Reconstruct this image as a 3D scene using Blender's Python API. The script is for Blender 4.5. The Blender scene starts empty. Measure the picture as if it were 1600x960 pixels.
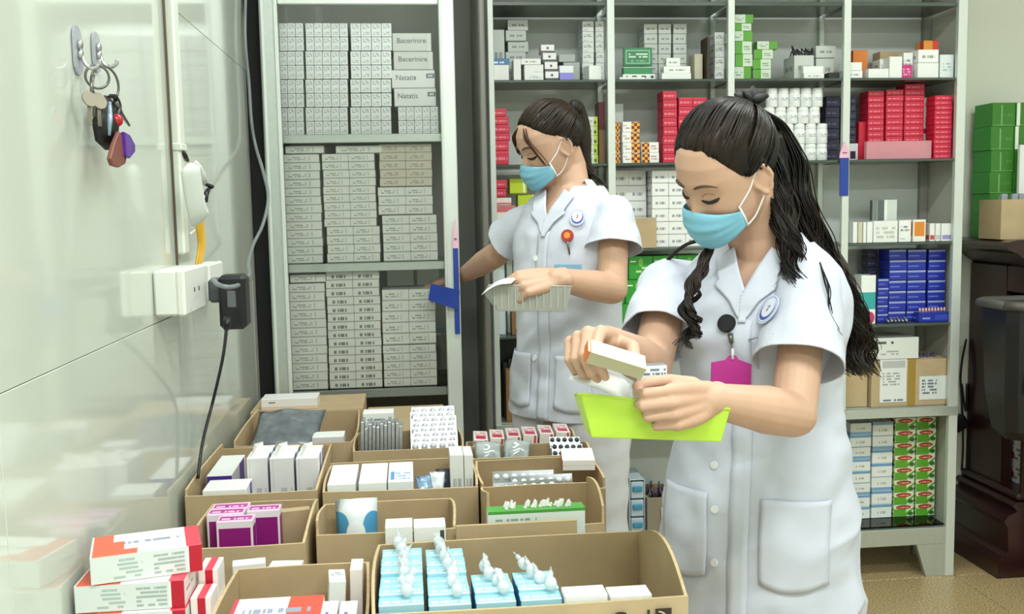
import bpy, bmesh, math, random
import numpy as np
from mathutils import Vector, Matrix, noise
from mathutils.bvhtree import BVHTree
random.seed(7)
C = bpy.context.scene.collection
SC = bpy.context.scene
R = math.radians

# ------------------------------------------------------------------ camera
CAM = Vector((0, 0, 1.4)); FPX = 1550.0
YAW, PIT, ROL = R(5.9), math.atan(155/1550), R(1.1)
fw = Vector((math.sin(YAW)*math.cos(PIT), math.cos(YAW)*math.cos(PIT), -math.sin(PIT)))
_r0 = Vector((math.cos(YAW), -math.sin(YAW), 0)); _u0 = _r0.cross(fw)
rt = _r0*math.cos(ROL) - _u0*math.sin(ROL); up = _u0*math.cos(ROL) + _r0*math.sin(ROL)
cd = bpy.data.cameras.new('camera'); cam = bpy.data.objects.new('camera', cd); C.objects.link(cam)
cd.sensor_width = 36; cd.lens = FPX/1600*36; cd.clip_start = .05
m = Matrix((rt, up, -fw)).transposed().to_4x4(); m.translation = CAM; cam.matrix_world = m
SC.camera = cam

def at(px, py, X=None, Y=None, Z=None):
    """world point seen at a pixel of the 1600x960 photograph, on a given plane"""
    d = fw + rt*((px-800)/FPX) - up*((py-480)/FPX)
    t = (X-CAM.x)/d.x if X is not None else (Y-CAM.y)/d.y if Y is not None else (Z-CAM.z)/d.z
    return CAM + d*t

def proj(p):
    d = Vector(p)-CAM; k = d.dot(fw); return 800+FPX*d.dot(rt)/k, 480-FPX*d.dot(up)/k
# ------------------------------------------------------------------ world, light, exposure
w = bpy.data.worlds.new('world'); SC.world = w; w.use_nodes = True
w.node_tree.nodes['Background'].inputs[0].default_value = (.86, .93, 1, 1)
w.node_tree.nodes['Background'].inputs[1].default_value = .36
SC.view_settings.view_transform = 'Standard'; SC.view_settings.look = 'None'
SC.view_settings.exposure = 0.08; SC.view_settings.gamma = 1.0; SC.view_settings.use_curve_mapping = False
CEIL = 2.8
LAMPS = [(.35, 2.0, 0), (2.0, 2.0, 0), (.25, .35, 0), (1.65, .35, 0), (.9, -1.6, 0)]  # last lamp, behind the camera, is added as fill light
LAMP_W = (17, 17, 29, 16, 38)
def area(name, loc, sx, sy, power, rot=(0, 0, 0), col=(.95, 1, .97)):
    l = bpy.data.lights.new(name, 'AREA'); l.shape = 'RECTANGLE'; l.size = sx; l.size_y = sy
    l.energy = power; l.color = col
    o = bpy.data.objects.new(name, l); o.location = loc; o.rotation_euler = rot; C.objects.link(o); return o
for (lx, ly, rz), lw in zip(LAMPS, LAMP_W):
    area('tube_light', (lx, ly, CEIL-.105), 1.15, .16, lw, (0, 0, rz))

# ------------------------------------------------------------------ materials
def lin(h):
    h = h.lstrip('#'); h = ''.join(c*2 for c in h) if len(h) == 3 else h; v = [int(h[i:i+2], 16)/255 for i in (0, 2, 4)]
    return tuple(x/12.92 if x <= .04045 else ((x+.055)/1.055)**2.4 for x in v) + (1,)
MATS = {}
def mat(name, hexc, rough=.5, metal=0., spec=.5, noise_amt=0., nscale=20., bump=0., trans=0., alpha=1., sss=0., emit=None, coat=0.):
    if name in MATS: return MATS[name]
    m = bpy.data.materials.new(name); m.use_nodes = True; nt = m.node_tree; b = nt.nodes['Principled BSDF']
    b.inputs['Base Color'].default_value = lin(hexc); b.inputs['Roughness'].default_value = rough
    b.inputs['Metallic'].default_value = metal; b.inputs['Specular IOR Level'].default_value = spec
    b.inputs['Transmission Weight'].default_value = trans; b.inputs['Alpha'].default_value = alpha
    b.inputs['Coat Weight'].default_value = coat
    if sss: b.inputs['Subsurface Weight'].default_value = sss; b.inputs['Subsurface Radius'].default_value = (.012, .005, .003); b.inputs['Subsurface Scale'].default_value = .6
    if emit: b.inputs['Emission Color'].default_value = lin(hexc); b.inputs['Emission Strength'].default_value = emit
    if noise_amt or bump:
        tc = nt.nodes.new('ShaderNodeTexCoord'); n = nt.nodes.new('ShaderNodeTexNoise')
        n.inputs['Scale'].default_value = nscale; n.inputs['Detail'].default_value = 4
        nt.links.new(tc.outputs['Object'], n.inputs['Vector'])
        if noise_amt:
            mx = nt.nodes.new('ShaderNodeMix'); mx.data_type = 'RGBA'; mx.blend_type = 'MULTIPLY'
            mx.inputs[0].default_value = 1; mx.inputs[6].default_value = lin(hexc)
            mr = nt.nodes.new('ShaderNodeMapRange'); mr.inputs[1].default_value = .3; mr.inputs[2].default_value = .7
            mr.inputs[3].default_value = 1-noise_amt; mr.inputs[4].default_value = 1+noise_amt*.4
            nt.links.new(n.outputs['Fac'], mr.inputs[0]); nt.links.new(mr.outputs[0], mx.inputs[7])
            nt.links.new(mx.outputs[2], b.inputs['Base Color'])
        if bump:
            bp = nt.nodes.new('ShaderNodeBump'); bp.inputs['Strength'].default_value = bump; bp.inputs['Distance'].default_value = .004
            nt.links.new(n.outputs['Fac'], bp.inputs['Height']); nt.links.new(bp.outputs[0], b.inputs['Normal'])
    MATS[name] = m; return m
def glassmat(name, hexc, tint=.97, refl=.06):
    if name in MATS: return MATS[name]
    m = bpy.data.materials.new(name); m.use_nodes = True; nt = m.node_tree; nt.nodes.remove(nt.nodes['Principled BSDF'])
    t = nt.nodes.new('ShaderNodeBsdfTransparent'); t.inputs[0].default_value = lin(hexc)
    g = nt.nodes.new('ShaderNodeBsdfGlossy'); g.inputs['Roughness'].default_value = .02
    f = nt.nodes.new('ShaderNodeFresnel'); f.inputs[0].default_value = 1.4
    mx = nt.nodes.new('ShaderNodeMixShader'); nt.links.new(f.outputs[0], mx.inputs[0])
    nt.links.new(t.outputs[0], mx.inputs[1]); nt.links.new(g.outputs[0], mx.inputs[2])
    nt.links.new(mx.outputs[0], nt.nodes['Material Output'].inputs[0]); MATS[name] = m; return m
def pmat(name, base, feats=(), rough=.42):
    """printed card: base colour plus flat printed bars ('r') and lines of small type ('t') in UV space"""
    if name in MATS: return MATS[name]
    m = bpy.data.materials.new(name); m.use_nodes = True; nt = m.node_tree; b = nt.nodes['Principled BSDF']; L = nt.links.new
    b.inputs['Roughness'].default_value = rough
    uv = nt.nodes.new('ShaderNodeUVMap'); sp = nt.nodes.new('ShaderNodeSeparateXYZ'); L(uv.outputs[0], sp.inputs[0])
    def mth(op, a, c=None):
        n = nt.nodes.new('ShaderNodeMath'); n.operation = op
        for i, x in enumerate((a, c)):
            if x is None: continue
            if isinstance(x, (int, float)): n.inputs[i].default_value = x
            else: L(x, n.inputs[i])
        return n.outputs[0]
    U, V = sp.outputs[0], sp.outputs[1]
    rgb = nt.nodes.new('ShaderNodeRGB'); rgb.outputs[0].default_value = lin(base); cur = rgb.outputs[0]
    for ft in feats:
        k, u0, v0, u1, v1, hx = ft[:6]
        a = mth('LESS_THAN', mth('ABSOLUTE', mth('SUBTRACT', U, (u0+u1)/2)), (u1-u0)/2)
        c = mth('LESS_THAN', mth('ABSOLUTE', mth('SUBTRACT', V, (v0+v1)/2)), (v1-v0)/2)
        mk = mth('MULTIPLY', a, c)
        if k == 't':
            rows, dens = ft[6], ft[7]
            rv = mth('MULTIPLY', mth('SUBTRACT', V, v0), rows/(v1-v0))
            st = mth('LESS_THAN', mth('FRACT', rv), .6)
            cb = nt.nodes.new('ShaderNodeCombineXYZ'); L(mth('MULTIPLY', U, dens), cb.inputs[0]); L(mth('MULTIPLY', mth('FLOOR', rv), 7.3), cb.inputs[1])
            nz = nt.nodes.new('ShaderNodeTexNoise'); nz.inputs['Scale'].default_value = 1; nz.inputs['Detail'].default_value = 2; L(cb.outputs[0], nz.inputs['Vector'])
            mk = mth('MULTIPLY', mth('MULTIPLY', mk, st), mth('GREATER_THAN', nz.outputs['Fac'], .47))
        if k == 'd':   # diagonal corner: below the line from (u0,v0) to (u1,v1)
            mk = mth('MULTIPLY', mk, mth('LESS_THAN', mth('SUBTRACT', V, v0), mth('MULTIPLY', mth('SUBTRACT', U, u0), (v1-v0)/(u1-u0))))
        if k == 'e':   # ellipse
            du = mth('MULTIPLY', mth('SUBTRACT', U, (u0+u1)/2), 2/(u1-u0)); dv = mth('MULTIPLY', mth('SUBTRACT', V, (v0+v1)/2), 2/(v1-v0))
            mk = mth('LESS_THAN', mth('ADD', mth('MULTIPLY', du, du), mth('MULTIPLY', dv, dv)), 1)
        if k == 'c':   # chequer / harlequin
            q = mth('ADD', mth('FLOOR', mth('MULTIPLY', U, ft[6])), mth('FLOOR', mth('MULTIPLY', V, ft[7])))
            mk = mth('MULTIPLY', mk, mth('LESS_THAN', mth('FRACT', mth('MULTIPLY', q, .5)), .25))
        mx = nt.nodes.new('ShaderNodeMix'); mx.data_type = 'RGBA'; L(mk, mx.inputs[0]); L(cur, mx.inputs[6]); mx.inputs[7].default_value = lin(hx); cur = mx.outputs[2]
    L(cur, b.inputs['Base Color']); MATS[name] = m; return m

ALU = mat('brushed_aluminium', '#c3cbc6', .35, .55, noise_amt=.05, nscale=60)
ALU_W = mat('pale_anodised_aluminium', '#d6ddd8', .4, .25)
STEEL = mat('grey_painted_steel', '#9a9a92', .45, .2, noise_amt=.08, nscale=3)
BACKP = mat('grey_back_panel', '#cbd0cc', .6)
CARD = mat('brown_cardboard', '#bfa884', .8, noise_amt=.10, nscale=14, bump=.08)
CARDIN = mat('brown_cardboard_inside', '#b89f7a', .85, noise_amt=.10, nscale=12, bump=.08)
CARDRIM = mat('cardboard_cut_edge', '#cdb68e', .9, noise_amt=.15, nscale=120)
WHITE = mat('white_card', '#eef0ee', .45)
PLASTW = mat('white_plastic', '#e9ebe4', .35)
BLACK = mat('black_plastic', '#15161a', .4)
GLASS = glassmat('clear_glass', '#ffffff')
GLASSG = glassmat('green_edge_shelf_glass', '#c9dcd2')

# ------------------------------------------------------------------ builders
def props(o, label=None, cat=None, group=None, kind=None):
    if label: o['label'] = label
    if cat: o['category'] = cat
    if group: o['group'] = group
    if kind: o['kind'] = kind
    return o
def obj(name, me, parent=None, loc=None, **kw):
    o = bpy.data.objects.new(name, me); C.objects.link(o)
    if parent is not None: o.parent = parent
    if loc is not None: o.location = loc
    return props(o, **kw)
def empty(name, loc, label=None, cat=None, group=None, rz=0):
    o = bpy.data.objects.new(name, None); C.objects.link(o); o.location = loc; o.rotation_euler[2] = rz; o.empty_display_size = .05
    return props(o, label, cat, group)
def mesh(bm, name, *mats, smooth=False):
    me = bpy.data.meshes.new(name); bm.normal_update(); bm.to_mesh(me); bm.free()
    for x in mats: me.materials.append(x)
    if smooth: me.polygons.foreach_set('use_smooth', [True]*len(me.polygons))
    return me
def pydata(name, v, f, *mats, smooth=True):
    me = bpy.data.meshes.new(name); me.from_pydata([tuple(map(float, p)) for p in v], [], [tuple(map(int, q)) for q in f]); me.update()
    for x in mats: me.materials.append(x)
    if smooth: me.polygons.foreach_set('use_smooth', [True]*len(me.polygons))
    return me
def bbox(bm, x0, x1, y0, y1, z0, z1, mi=0, bev=0.):
    vs = [bm.verts.new(p) for p in ((x0,y0,z0),(x1,y0,z0),(x1,y1,z0),(x0,y1,z0),(x0,y0,z1),(x1,y0,z1),(x1,y1,z1),(x0,y1,z1))]
    fs = [bm.faces.new([vs[i] for i in q]) for q in ((0,1,5,4),(1,2,6,5),(2,3,7,6),(3,0,4,7),(4,5,6,7),(3,2,1,0))]
    for q in fs: q.material_index = mi
    if bev:
        es = list({e for q in fs for e in q.edges})
        r = bmesh.ops.bevel(bm, geom=es, offset=bev, segments=1, affect='EDGES')
        for q in r['faces']: q.material_index = mi
def box_me(name, x0, x1, y0, y1, z0, z1, m, bev=.0015):
    bm = bmesh.new(); bbox(bm, x0, x1, y0, y1, z0, z1, 0, bev); return mesh(bm, name, m)
def boxes_me(name, lst, m, bev=.0015):
    bm = bmesh.new()
    for b in lst: bbox(bm, *b, 0, bev)
    return mesh(bm, name, m)
def tube(bm, pts, rad, n=8, mi=0, cap=True, flat=1.0):
    """tapered tube along points; rad a number or a list"""
    pts = [Vector(p) for p in pts]; rr = rad if isinstance(rad, (list, tuple)) else [rad]*len(pts)
    rings = []; prev = None
    for i, p in enumerate(pts):
        t = (pts[min(i+1, len(pts)-1)] - pts[max(i-1, 0)])
        if t.length < 1e-9: t = Vector((0, 0, 1))
        t.normalize()
        if prev is None: a = t.orthogonal().normalized()
        else:
            a = prev - t*prev.dot(t)
            a = a.normalized() if a.length > 1e-6 else t.orthogonal().normalized()
        prev = a; b = t.cross(a)
        rings.append([bm.verts.new(p + (a*math.cos(k*2*math.pi/n)*rr[i] + b*math.sin(k*2*math.pi/n)*rr[i]*flat)) for k in range(n)])
    for i in range(len(rings)-1):
        for k in range(n):
            q = bm.faces.new((rings[i][k], rings[i][(k+1) % n], rings[i+1][(k+1) % n], rings[i+1][k])); q.material_index = mi
    if cap:
        for rg in (rings[0][::-1], rings[-1]):
            q = bm.faces.new(rg); q.material_index = mi
def tube_me(name, pts, rad, m, n=8, flat=1.):
    bm = bmesh.new(); tube(bm, pts, rad, n, 0, True, flat); return mesh(bm, name, m, smooth=True)
def spline(pts, n=8):
    """Catmull-Rom through points"""
    P = [Vector(p) for p in pts]; P = [P[0]*2-P[1]] + P + [P[-1]*2-P[-2]]; out = []
    for i in range(1, len(P)-2):
        for k in range(n):
            t = k/n; a, b, c, d = P[i-1:i+3]
            out.append(.5*((2*b) + (c-a)*t + (2*a-5*b+4*c-d)*t*t + (3*b-a-3*c+d)*t**3))
    return out + [P[-2]]
def lathe(bm, prof, n=20, mi=0, cx=0, cy=0):
    rings = [[bm.verts.new((cx+r*math.cos(k*2*math.pi/n), cy+r*math.sin(k*2*math.pi/n), z)) for k in range(n)] for r, z in prof]
    for i in range(len(rings)-1):
        for k in range(n):
            q = bm.faces.new((rings[i][k], rings[i][(k+1) % n], rings[i+1][(k+1) % n], rings[i+1][k])); q.material_index = mi
    for rg in (rings[0][::-1], rings[-1]):
        q = bm.faces.new(rg); q.material_index = mi
_cart = {}
def carton_me(w, d, h, mats, bev=.0009):
    """closed printed carton, origin at base centre. slots: front, side, top"""
    key = (round(w, 4), round(d, 4), round(h, 4), tuple(x.name for x in mats))
    if key in _cart: return _cart[key]
    bm = bmesh.new(); uv = bm.loops.layers.uv.new('UVMap')
    x, y = w/2, d/2
    vs = [bm.verts.new(p) for p in ((-x,-y,0),(x,-y,0),(x,y,0),(-x,y,0),(-x,-y,h),(x,-y,h),(x,y,h),(-x,y,h))]
    for q, mi in (((0,1,5,4),0),((1,2,6,5),1),((2,3,7,6),0),((3,0,4,7),1),((4,5,6,7),2),((3,2,1,0),2)):
        fc = bm.faces.new([vs[i] for i in q]); fc.material_index = mi
        for l, c in zip(fc.loops, ((0,0),(1,0),(1,1),(0,1))): l[uv].uv = c
    bmesh.ops.bevel(bm, geom=bm.edges[:], offset=bev, segments=1, affect='EDGES', material=-1)
    me = mesh(bm, 'carton', *mats); _cart[key] = me; return me
def carton(name, label, cat, loc, size, mats, rz=0, group=None, rot=None, parent=None):
    if not isinstance(mats, (tuple, list)): mats = (mats, mats, mats)
    o = obj(name, carton_me(*size, mats), parent, loc)
    o.rotation_euler = rot if rot else (0, 0, rz)
    return props(o, label, cat, group)
def face_box(name, label, cat, px0, px1, py0, Y, depth, zb, mats, group=None, py1=None, rz=0):
    """carton whose front face spans px0..px1 and rises to pixel row py0 at distance Y, standing on zb"""
    if 3.3 < Y < 3.4215: depth -= 3.4215-Y; Y = 3.4215
    a = at(px0, py0, Y=Y); b = at(px1, py0, Y=Y); z0 = zb if zb is not None else at(px0, py1, Y=Y).z
    return carton(name, label, cat, ((a.x+b.x)/2, Y+depth/2, z0), (b.x-a.x-.0008, depth, (a.z+b.z)/2-z0-.0008), mats, rz, group)
ORD = ['lowest', 'second up', 'third up', 'fourth up', 'fifth up', 'sixth up', 'seventh up', 'eighth up', 'ninth up', 'tenth up', 'eleventh up', 'twelfth up', 'thirteenth up', 'fourteenth up', 'fifteenth up']
def level(r, n):
    if n == 1: return 'single'
    if r == 0: return 'lowest'
    if r == n-1: return 'topmost'
    if r >= n-4 and n > 4: return ('second', 'third', 'fourth')[n-2-r] + ' down'
    return ORD[r]
def pile(name, desc, where, cat, px0, px1, py0, Y, depth, zb, n, mats, group, jit=.002, cols=1, colnames=None, colors=None):
    """n layers (x cols side by side) of flat cartons from zb up to pixel row py0"""
    a = at(px0, py0, Y=Y); b = at(px1, py0, Y=Y); h = ((a.z+b.z)/2-zb)/n
    pm = (py0 + proj((a.x, Y, zb))[1])/2; a = at(px0, pm, Y=Y); b = at(px1, pm, Y=Y); wd = (b.x-a.x)/cols
    for r in range(n):
        j = random.uniform(-jit, jit)
        for c in range(cols):
            lab = '%s, %s%s, %s' % (desc, level(r, n), (' ' + colnames[c]) if colnames else '', where)
            if len(lab.replace(',', '').split()) > 16: print('LONG', len(lab.split()), lab)
            carton(name, lab, cat, (a.x+wd*(c+.5)+j, Y+depth/2+random.uniform(0, jit*2), zb+h*r), (wd-.0006, depth, h-.0006), mats, 0, group)

def word(body, size, parent, loc, m, rot=(R(90), 0, 0), ext=.0002, name='lettering'):
    """flat printed lettering as a thin mesh"""
    fc = bpy.data.curves.new(name, 'FONT'); fc.body = body; fc.size = size; fc.extrude = ext; fc.align_x = 'LEFT'
    t = bpy.data.objects.new(name, fc); C.objects.link(t); bpy.context.view_layer.update()
    me = bpy.data.meshes.new_from_object(t.evaluated_get(bpy.context.evaluated_depsgraph_get())); bpy.data.objects.remove(t)
    me.materials.clear(); me.materials.append(m); o = obj(name, me, parent, loc); o.rotation_euler = rot; return o
# ================================================================== ROOM SHELL
TILE = mat('glossy_pale_wall_tile', '#ced4c9', .10, noise_amt=.035, nscale=1.6, coat=.3)
GROUT = mat('tile_joint', '#c4c9bf', .8)
PAINT = mat('pale_green_painted_wall', '#dfe1d4', .7, noise_amt=.03, nscale=2)
def granite():
    m = mat('speckled_beige_granite', '#b59f78', .28)
    nt = m.node_tree; b = nt.nodes['Principled BSDF']; L = nt.links.new
    tc = nt.nodes.new('ShaderNodeTexCoord'); n = nt.nodes.new('ShaderNodeTexNoise'); n.inputs['Scale'].default_value = 170; n.inputs['Detail'].default_value = 3
    L(tc.outputs['Object'], n.inputs['Vector']); r = nt.nodes.new('ShaderNodeValToRGB')
    for e, (p, c) in zip(r.color_ramp.elements, ((.38, '#8d7448'), (.62, '#d3bd92'))): e.position = p; e.color = lin(c)
    L(n.outputs['Fac'], r.inputs[0]); L(r.outputs[0], b.inputs['Base Color']); return m
GRANITE = granite()
fl = obj('floor', box_me('floor', -.6, 3.1, -2.8, 3.9, -.12, -.012, GROUT), kind='structure')
tm = box_me('floor_tile', .002, .598, .002, .598, -.013, 0, GRANITE, .002)
for i in range(5):
    for j in range(6):
        obj('floor_tile', tm, fl, (-.45+.6*i+.05, .45+.6*j-.05, 0))
wl = obj('wall_left', box_me('wall_left', -.60, -.462, -2.8, 3.02, 0, CEIL, GROUT), kind='structure')
tms = {}
zs = [.007, .607, 1.207, 1.807, 2.407, CEIL]
for k in range(5):
    for j in range(5):
        y0, y1 = [(-.68, .22), (.22, 1.12), (1.12, 2.02), (2.02, 2.92), (2.92, 3.02)][j]; key = (round(y1-y0, 3), round(zs[k+1]-zs[k], 3))
        if key not in tms: tms[key] = box_me('wall_tile', -.463, -.45, .0005, key[0]-.0005, .0005, key[1]-.0005, TILE, .0008)
        obj('wall_tile', tms[key], wl, (random.uniform(-.0006, 0), y0, zs[k]))
obj('wall_back', box_me('wall_back', -.6, 3.1, 3.74, 3.9, 0, CEIL, PAINT), kind='structure')
obj('wall_right', box_me('wall_right', 2.75, 2.9, -2.8, 3.74, 0, CEIL, PAINT), kind='structure')
obj('wall_front', box_me('wall_front', -.6, 2.9, -2.95, -2.8, 0, CEIL, PAINT), kind='structure')
obj('ceiling', box_me('ceiling', -.6, 3.1, -2.95, 3.9, CEIL, CEIL+.1, mat('white_ceiling_paint', '#e8ebe6', .8)), kind='structure')
LAMPM = mat('lit_fluorescent_tube', '#f4fff8', .5, emit=6.)
for i, (lx, ly, rz) in enumerate(LAMPS):
    t = empty('ceiling_lamp', (lx, ly, CEIL), 'white ceiling batten with a lit fluorescent tube, lamp at %s' % ('far left', 'far right', 'middle left', 'middle right', 'rear, added for fill')[i], 'lamp', 'ceiling tube lamps', rz)
    obj('lamp_housing', box_me('lamp_housing', -.62, .62, -.05, .05, -.06, 0, PLASTW, .006), t)
    bm = bmesh.new(); tube(bm, [(-.58, 0, -.08), (.58, 0, -.08)], .014, 12); obj('tube', mesh(bm, 'tube', LAMPM, smooth=True), t)
    for s in (-1, 1): obj('tube_holder', box_me('tube_holder', s*.6-.015, s*.6+.015, -.02, .02, -.1, -.06, PLASTW, .003), t)

# ================================================================== LEFT GLAZED CABINET
LX0, LX1, LYF = -.403, .150, 2.95
lc = empty('glass_door_cabinet', ((LX0+.24)/2, 3.1, 0), 'tall aluminium cabinet with glass sliding door full of white medicine cartons', 'cabinet')
O = Vector(((LX0+.24)/2, 3.1, 0))
def lpart(name, b, m, bev=.002, **kw): return obj(name, box_me(name, b[0]-O.x, b[1]-O.x, b[2]-O.y, b[3]-O.y, b[4], b[5], m, bev), lc, **kw)
lpart('side_panel', (LX0, LX0+.012, LYF+.03, 3.30, .06, 2.25), STEEL)
lpart('side_panel', (.222, .236, LYF+.03, 3.30, .06, 2.25), STEEL)
lpart('back_panel', (LX0, .232, 3.30, 3.312, .06, 2.25), mat('dark_grey_cabinet_back', '#83877f', .6))
lpart('top_panel', (LX0, .24, LYF, 3.312, 2.25, 2.27), STEEL)
lpart('base_panel', (LX0, .24, LYF+.02, 3.312, .02, .10), STEEL)
LZ = [at(565, 611, Y=LYF).z, at(565, 411, Y=LYF).z, at(565, 208, Y=LYF).z]
for z in LZ + [.45]:
    s = lpart('shelf', (LX0+.014, LX1-.01, LYF+.035, 3.298, z-.018, z-.001), GLASSG)
    bx = obj('shelf_rail', box_me('shelf_rail', LX0+.05-O.x, LX1-.04-O.x, LYF+.02-O.y, LYF+.034-O.y, z-.026, z-.001, ALU), s)
dr = lpart('door', (LX0, LX0+.052, LYF-.012, LYF+.018, .08, 2.24), ALU, .006)
for nm, b in (('door_stile', (LX1-.044, LX1, LYF-.012, LYF+.018, .08, 2.24)), ('door_rail', (LX0+.052, LX1-.044, LYF-.01, LYF+.016, 1.988, 2.04)), ('door_rail', (LX0+.052, LX1-.044, LYF-.01, LYF+.016, .08, .14)),
              ('stile_bead', (LX0+.040, LX0+.052, LYF-.017, LYF-.011, .1, 2.2)), ('stile_bead', (LX0+.004, LX0+.014, LYF-.017, LYF-.011, .1, 2.2)), ('stile_bead', (LX1-.044, LX1-.036, LYF-.017, LYF-.011, .1, 2.2))):
    obj(nm, box_me(nm, b[0]-O.x, b[1]-O.x, b[2]-O.y, b[3]-O.y, b[4], b[5], ALU_W, .003), dr)
obj('pane', box_me('pane', LX0+.052-O.x, LX1-.044-O.x, LYF-.001-O.y, LYF+.003-O.y, .14, 1.988, GLASS, .0005), dr)
obj('pane', box_me('pane', LX0+.052-O.x, LX1-.044-O.x, LYF-.001-O.y, LYF+.003-O.y, 2.04, 2.24, GLASS, .0005), dr)
lpart('corner_post', (.222, .24, LYF+.0, LYF+.03, .02, 2.25), mat('dark_grey_steel', '#77766f', .5, .2), .004)
# dark strip added for the shade in the gap between wall and cabinet
obj('gap_shade_strip', box_me('gap_shade_strip', -.449, -.406, 2.975, 3.0, 0, 2.3, mat('gap_shade_black', '#0d0c0c', .8)), label='black strip added for the shade in the gap between tiled wall and cabinet', cat='shade strip')
# pencil shaped pull strip stuck to the stile, with a blue tab
BLUE = mat('blue_plastic', '#1f3f9b', .4); PINK = mat('pink_plastic', '#e9b6cd', .5); LEAD = mat('grey_pink_print', '#8f6a80', .6)
def pencil(px, ytip, yshoulder, ybot, Y, wpx, label, tab=None):
    a = at(px, ybot, Y=Y); b = at(px, yshoulder, Y=Y); t = at(px, ytip, Y=Y); hw = wpx/2*Y/FPX
    e = empty('pencil_sticker', (a.x, Y, a.z), label, 'sticker'); th = .004
    obj('pencil_body', box_me('pencil_body', -hw, hw, -th, 0, 0, b.z-a.z, BLUE, .001), e)
    bm = bmesh.new(); z0 = b.z-a.z; z1 = t.z-a.z
    pr = [(-hw*1.15, z0), (hw*1.15, z0), (hw*1.0, z0+(z1-z0)*.3), (hw*.18, z1), (-hw*.18, z1), (-hw*1.0, z0+(z1-z0)*.3)]
    f0 = [bm.verts.new((x, -th*1.2, z)) for x, z in pr]; f1 = [bm.verts.new((x, 0, z)) for x, z in pr]
    bm.faces.new(f0); bm.faces.new(f1[::-1])
    for i in range(6): bm.faces.new((f0[i], f1[i], f1[(i+1) % 6], f0[(i+1) % 6]))
    tip = obj('pencil_tip', mesh(bm, 'pencil_tip', PINK), e)
    obj('printed_line', box_me('printed_line', -hw*.5, hw*.5, -th*1.45, -th*1.1, z0+(z1-z0)*.28, z0+(z1-z0)*.36, LEAD, 0), tip)
    if tab: obj('pull_tab', tab, e)
    return e
p0 = at(714, 520, Y=LYF-.02)
bm = bmesh.new()
q = [at(672, 441, Y=LYF-.06)-p0, at(717, 452, Y=LYF-.022)-p0, at(716, 483, Y=LYF-.022)-p0, at(668, 467, Y=LYF-.06)-p0]
for s in (0, .003): [bm.verts.new(v+Vector((0, -s, 0))) for v in q]
bm.verts.ensure_lookup_table(); vv = bm.verts[:]
bm.faces.new(vv[:4]); bm.faces.new(vv[4:][::-1])
for i in range(4): bm.faces.new((vv[i], vv[4+i], vv[4+(i+1) % 4], vv[(i+1) % 4]))
bmesh.ops.recalc_face_normals(bm, faces=bm.faces)
pencil(715, 343, 388, 522, LYF-.018, 8, 'blue pencil sticker with pink tip and blue tab on glass door stile', mesh(bm, 'pull_tab', BLUE))

# goods behind the glass -----------------------------------------------------------------
YB = 3.0
VIAL = pmat('vial_box_face', '#f3f8f6', [('r', .03, .03, .97, .97, '#f6faf8'), ('t', .15, .60, .85, .92, '#a9b7b9', 3, 4), ('t', .2, .15, .8, .4, '#b9c6c6', 2, 5)])
VSIDE = mat('vial_box_side', '#dfe5e1', .5)
def bundle(px0, px1, r, zrow, hrow, cols, rows, label):
    a = at(px0, 150, Y=YB).x; b = at(px1, 150, Y=YB).x; wd = b-a; dp = .16
    e = empty('vial_carton_bundle', ((a+b)/2, YB+dp/2, zrow), label, 'carton', 'bundled vial boxes on the upper shelf')
    cw, ch = wd/cols, hrow/rows
    me = carton_me(cw-.001, dp, ch-.001, (VIAL, VSIDE, VSIDE))
    for i in range(cols):
        for k in range(rows):
            obj('vial_box', me, e, (-wd/2+cw*(i+.5), random.uniform(-.0015, .0015), ch*k))
hr = (at(510, 35, Y=YB).z-LZ[2])/4
cn = ['first', 'second', 'third', 'fourth']
rn = ['bottom', 'third', 'second', 'top']
for r in range(4):
    for c, (a, b, nc) in enumerate(((440, 478, 3), (481, 547, 5), (551, 615, 4))):
        sh = (3-r)*(-1.6)
        if c == 2 and r == 1:
            for k in range(2): bundle(a+sh, b+sh, r, LZ[2]+hr*(r+.5*k), hr*.5-.001, 4, 1, 'white bundle of vial boxes, third column of upper shelf, second row, %s half' % ('lower', 'upper')[k])
        else:
            bundle(a+sh, b+sh, r, LZ[2]+hr*r, hr-.001, nc, 2, 'white bundle of vial boxes, %s column of upper shelf, %s row' % (cn[c], rn[r]))
bundle(621, 684, 0, LZ[2], hr*.98, 5, 2, 'white bundle of vial boxes, right column of upper shelf, under the lettered cartons')
LET = []
for k, (x0, x1, c) in enumerate(((616, 681, 0), (613, 680, 1), (617, 678, 2), (616, 676, 3))):
    a = at(x0, 150, Y=YB).x; b = at(x1, 150, Y=YB).x; h = hr*.66
    m = [pmat('lettered_carton_a', '#eceeec', [('r', 0, 0, 1, .06, '#d4d8d4'), ('r', .80, .55, .99, .80, '#6d7478'), ('r', .84, .61, .95, .74, '#c9cdcc')]), pmat('lettered_carton_b', '#d9ddd6', [('r', 0, 0, 1, .05, '#c2c7c0'), ('r', .90, 0, 1, 1, '#e6eae6')])][k//2]
    o = carton('lettered_carton', 'white carton with grey brand lettering, %s of four in right column of upper shelf' % ('lowest', 'second lowest', 'second highest', 'topmost')[k], 'carton', ((a+b)/2, YB+.08, LZ[2]+hr*.99+k*h), (b-a, .16, h-.001), m, 0, 'lettered cartons')
    word(('Natatis', 'Natatis', 'Bacerinire', 'Bacerinire')[k], .021, o, ((-.052, -.052, -.045, -.045)[k], -.0806, h*.45), mat('grey_lettering', '#6a7174', .6))
FL = pmat('flat_carton_face', '#eef2e9', [('r', 0, .0, 1, .10, '#c3c9bd'), ('r', .0, .9, 1, 1, '#eff2ea'), ('t', .12, .3, .62, .75, '#a9b0a6', 2, 9), ('r', .70, .25, .74, .8, '#cdd3c8')])
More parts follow.
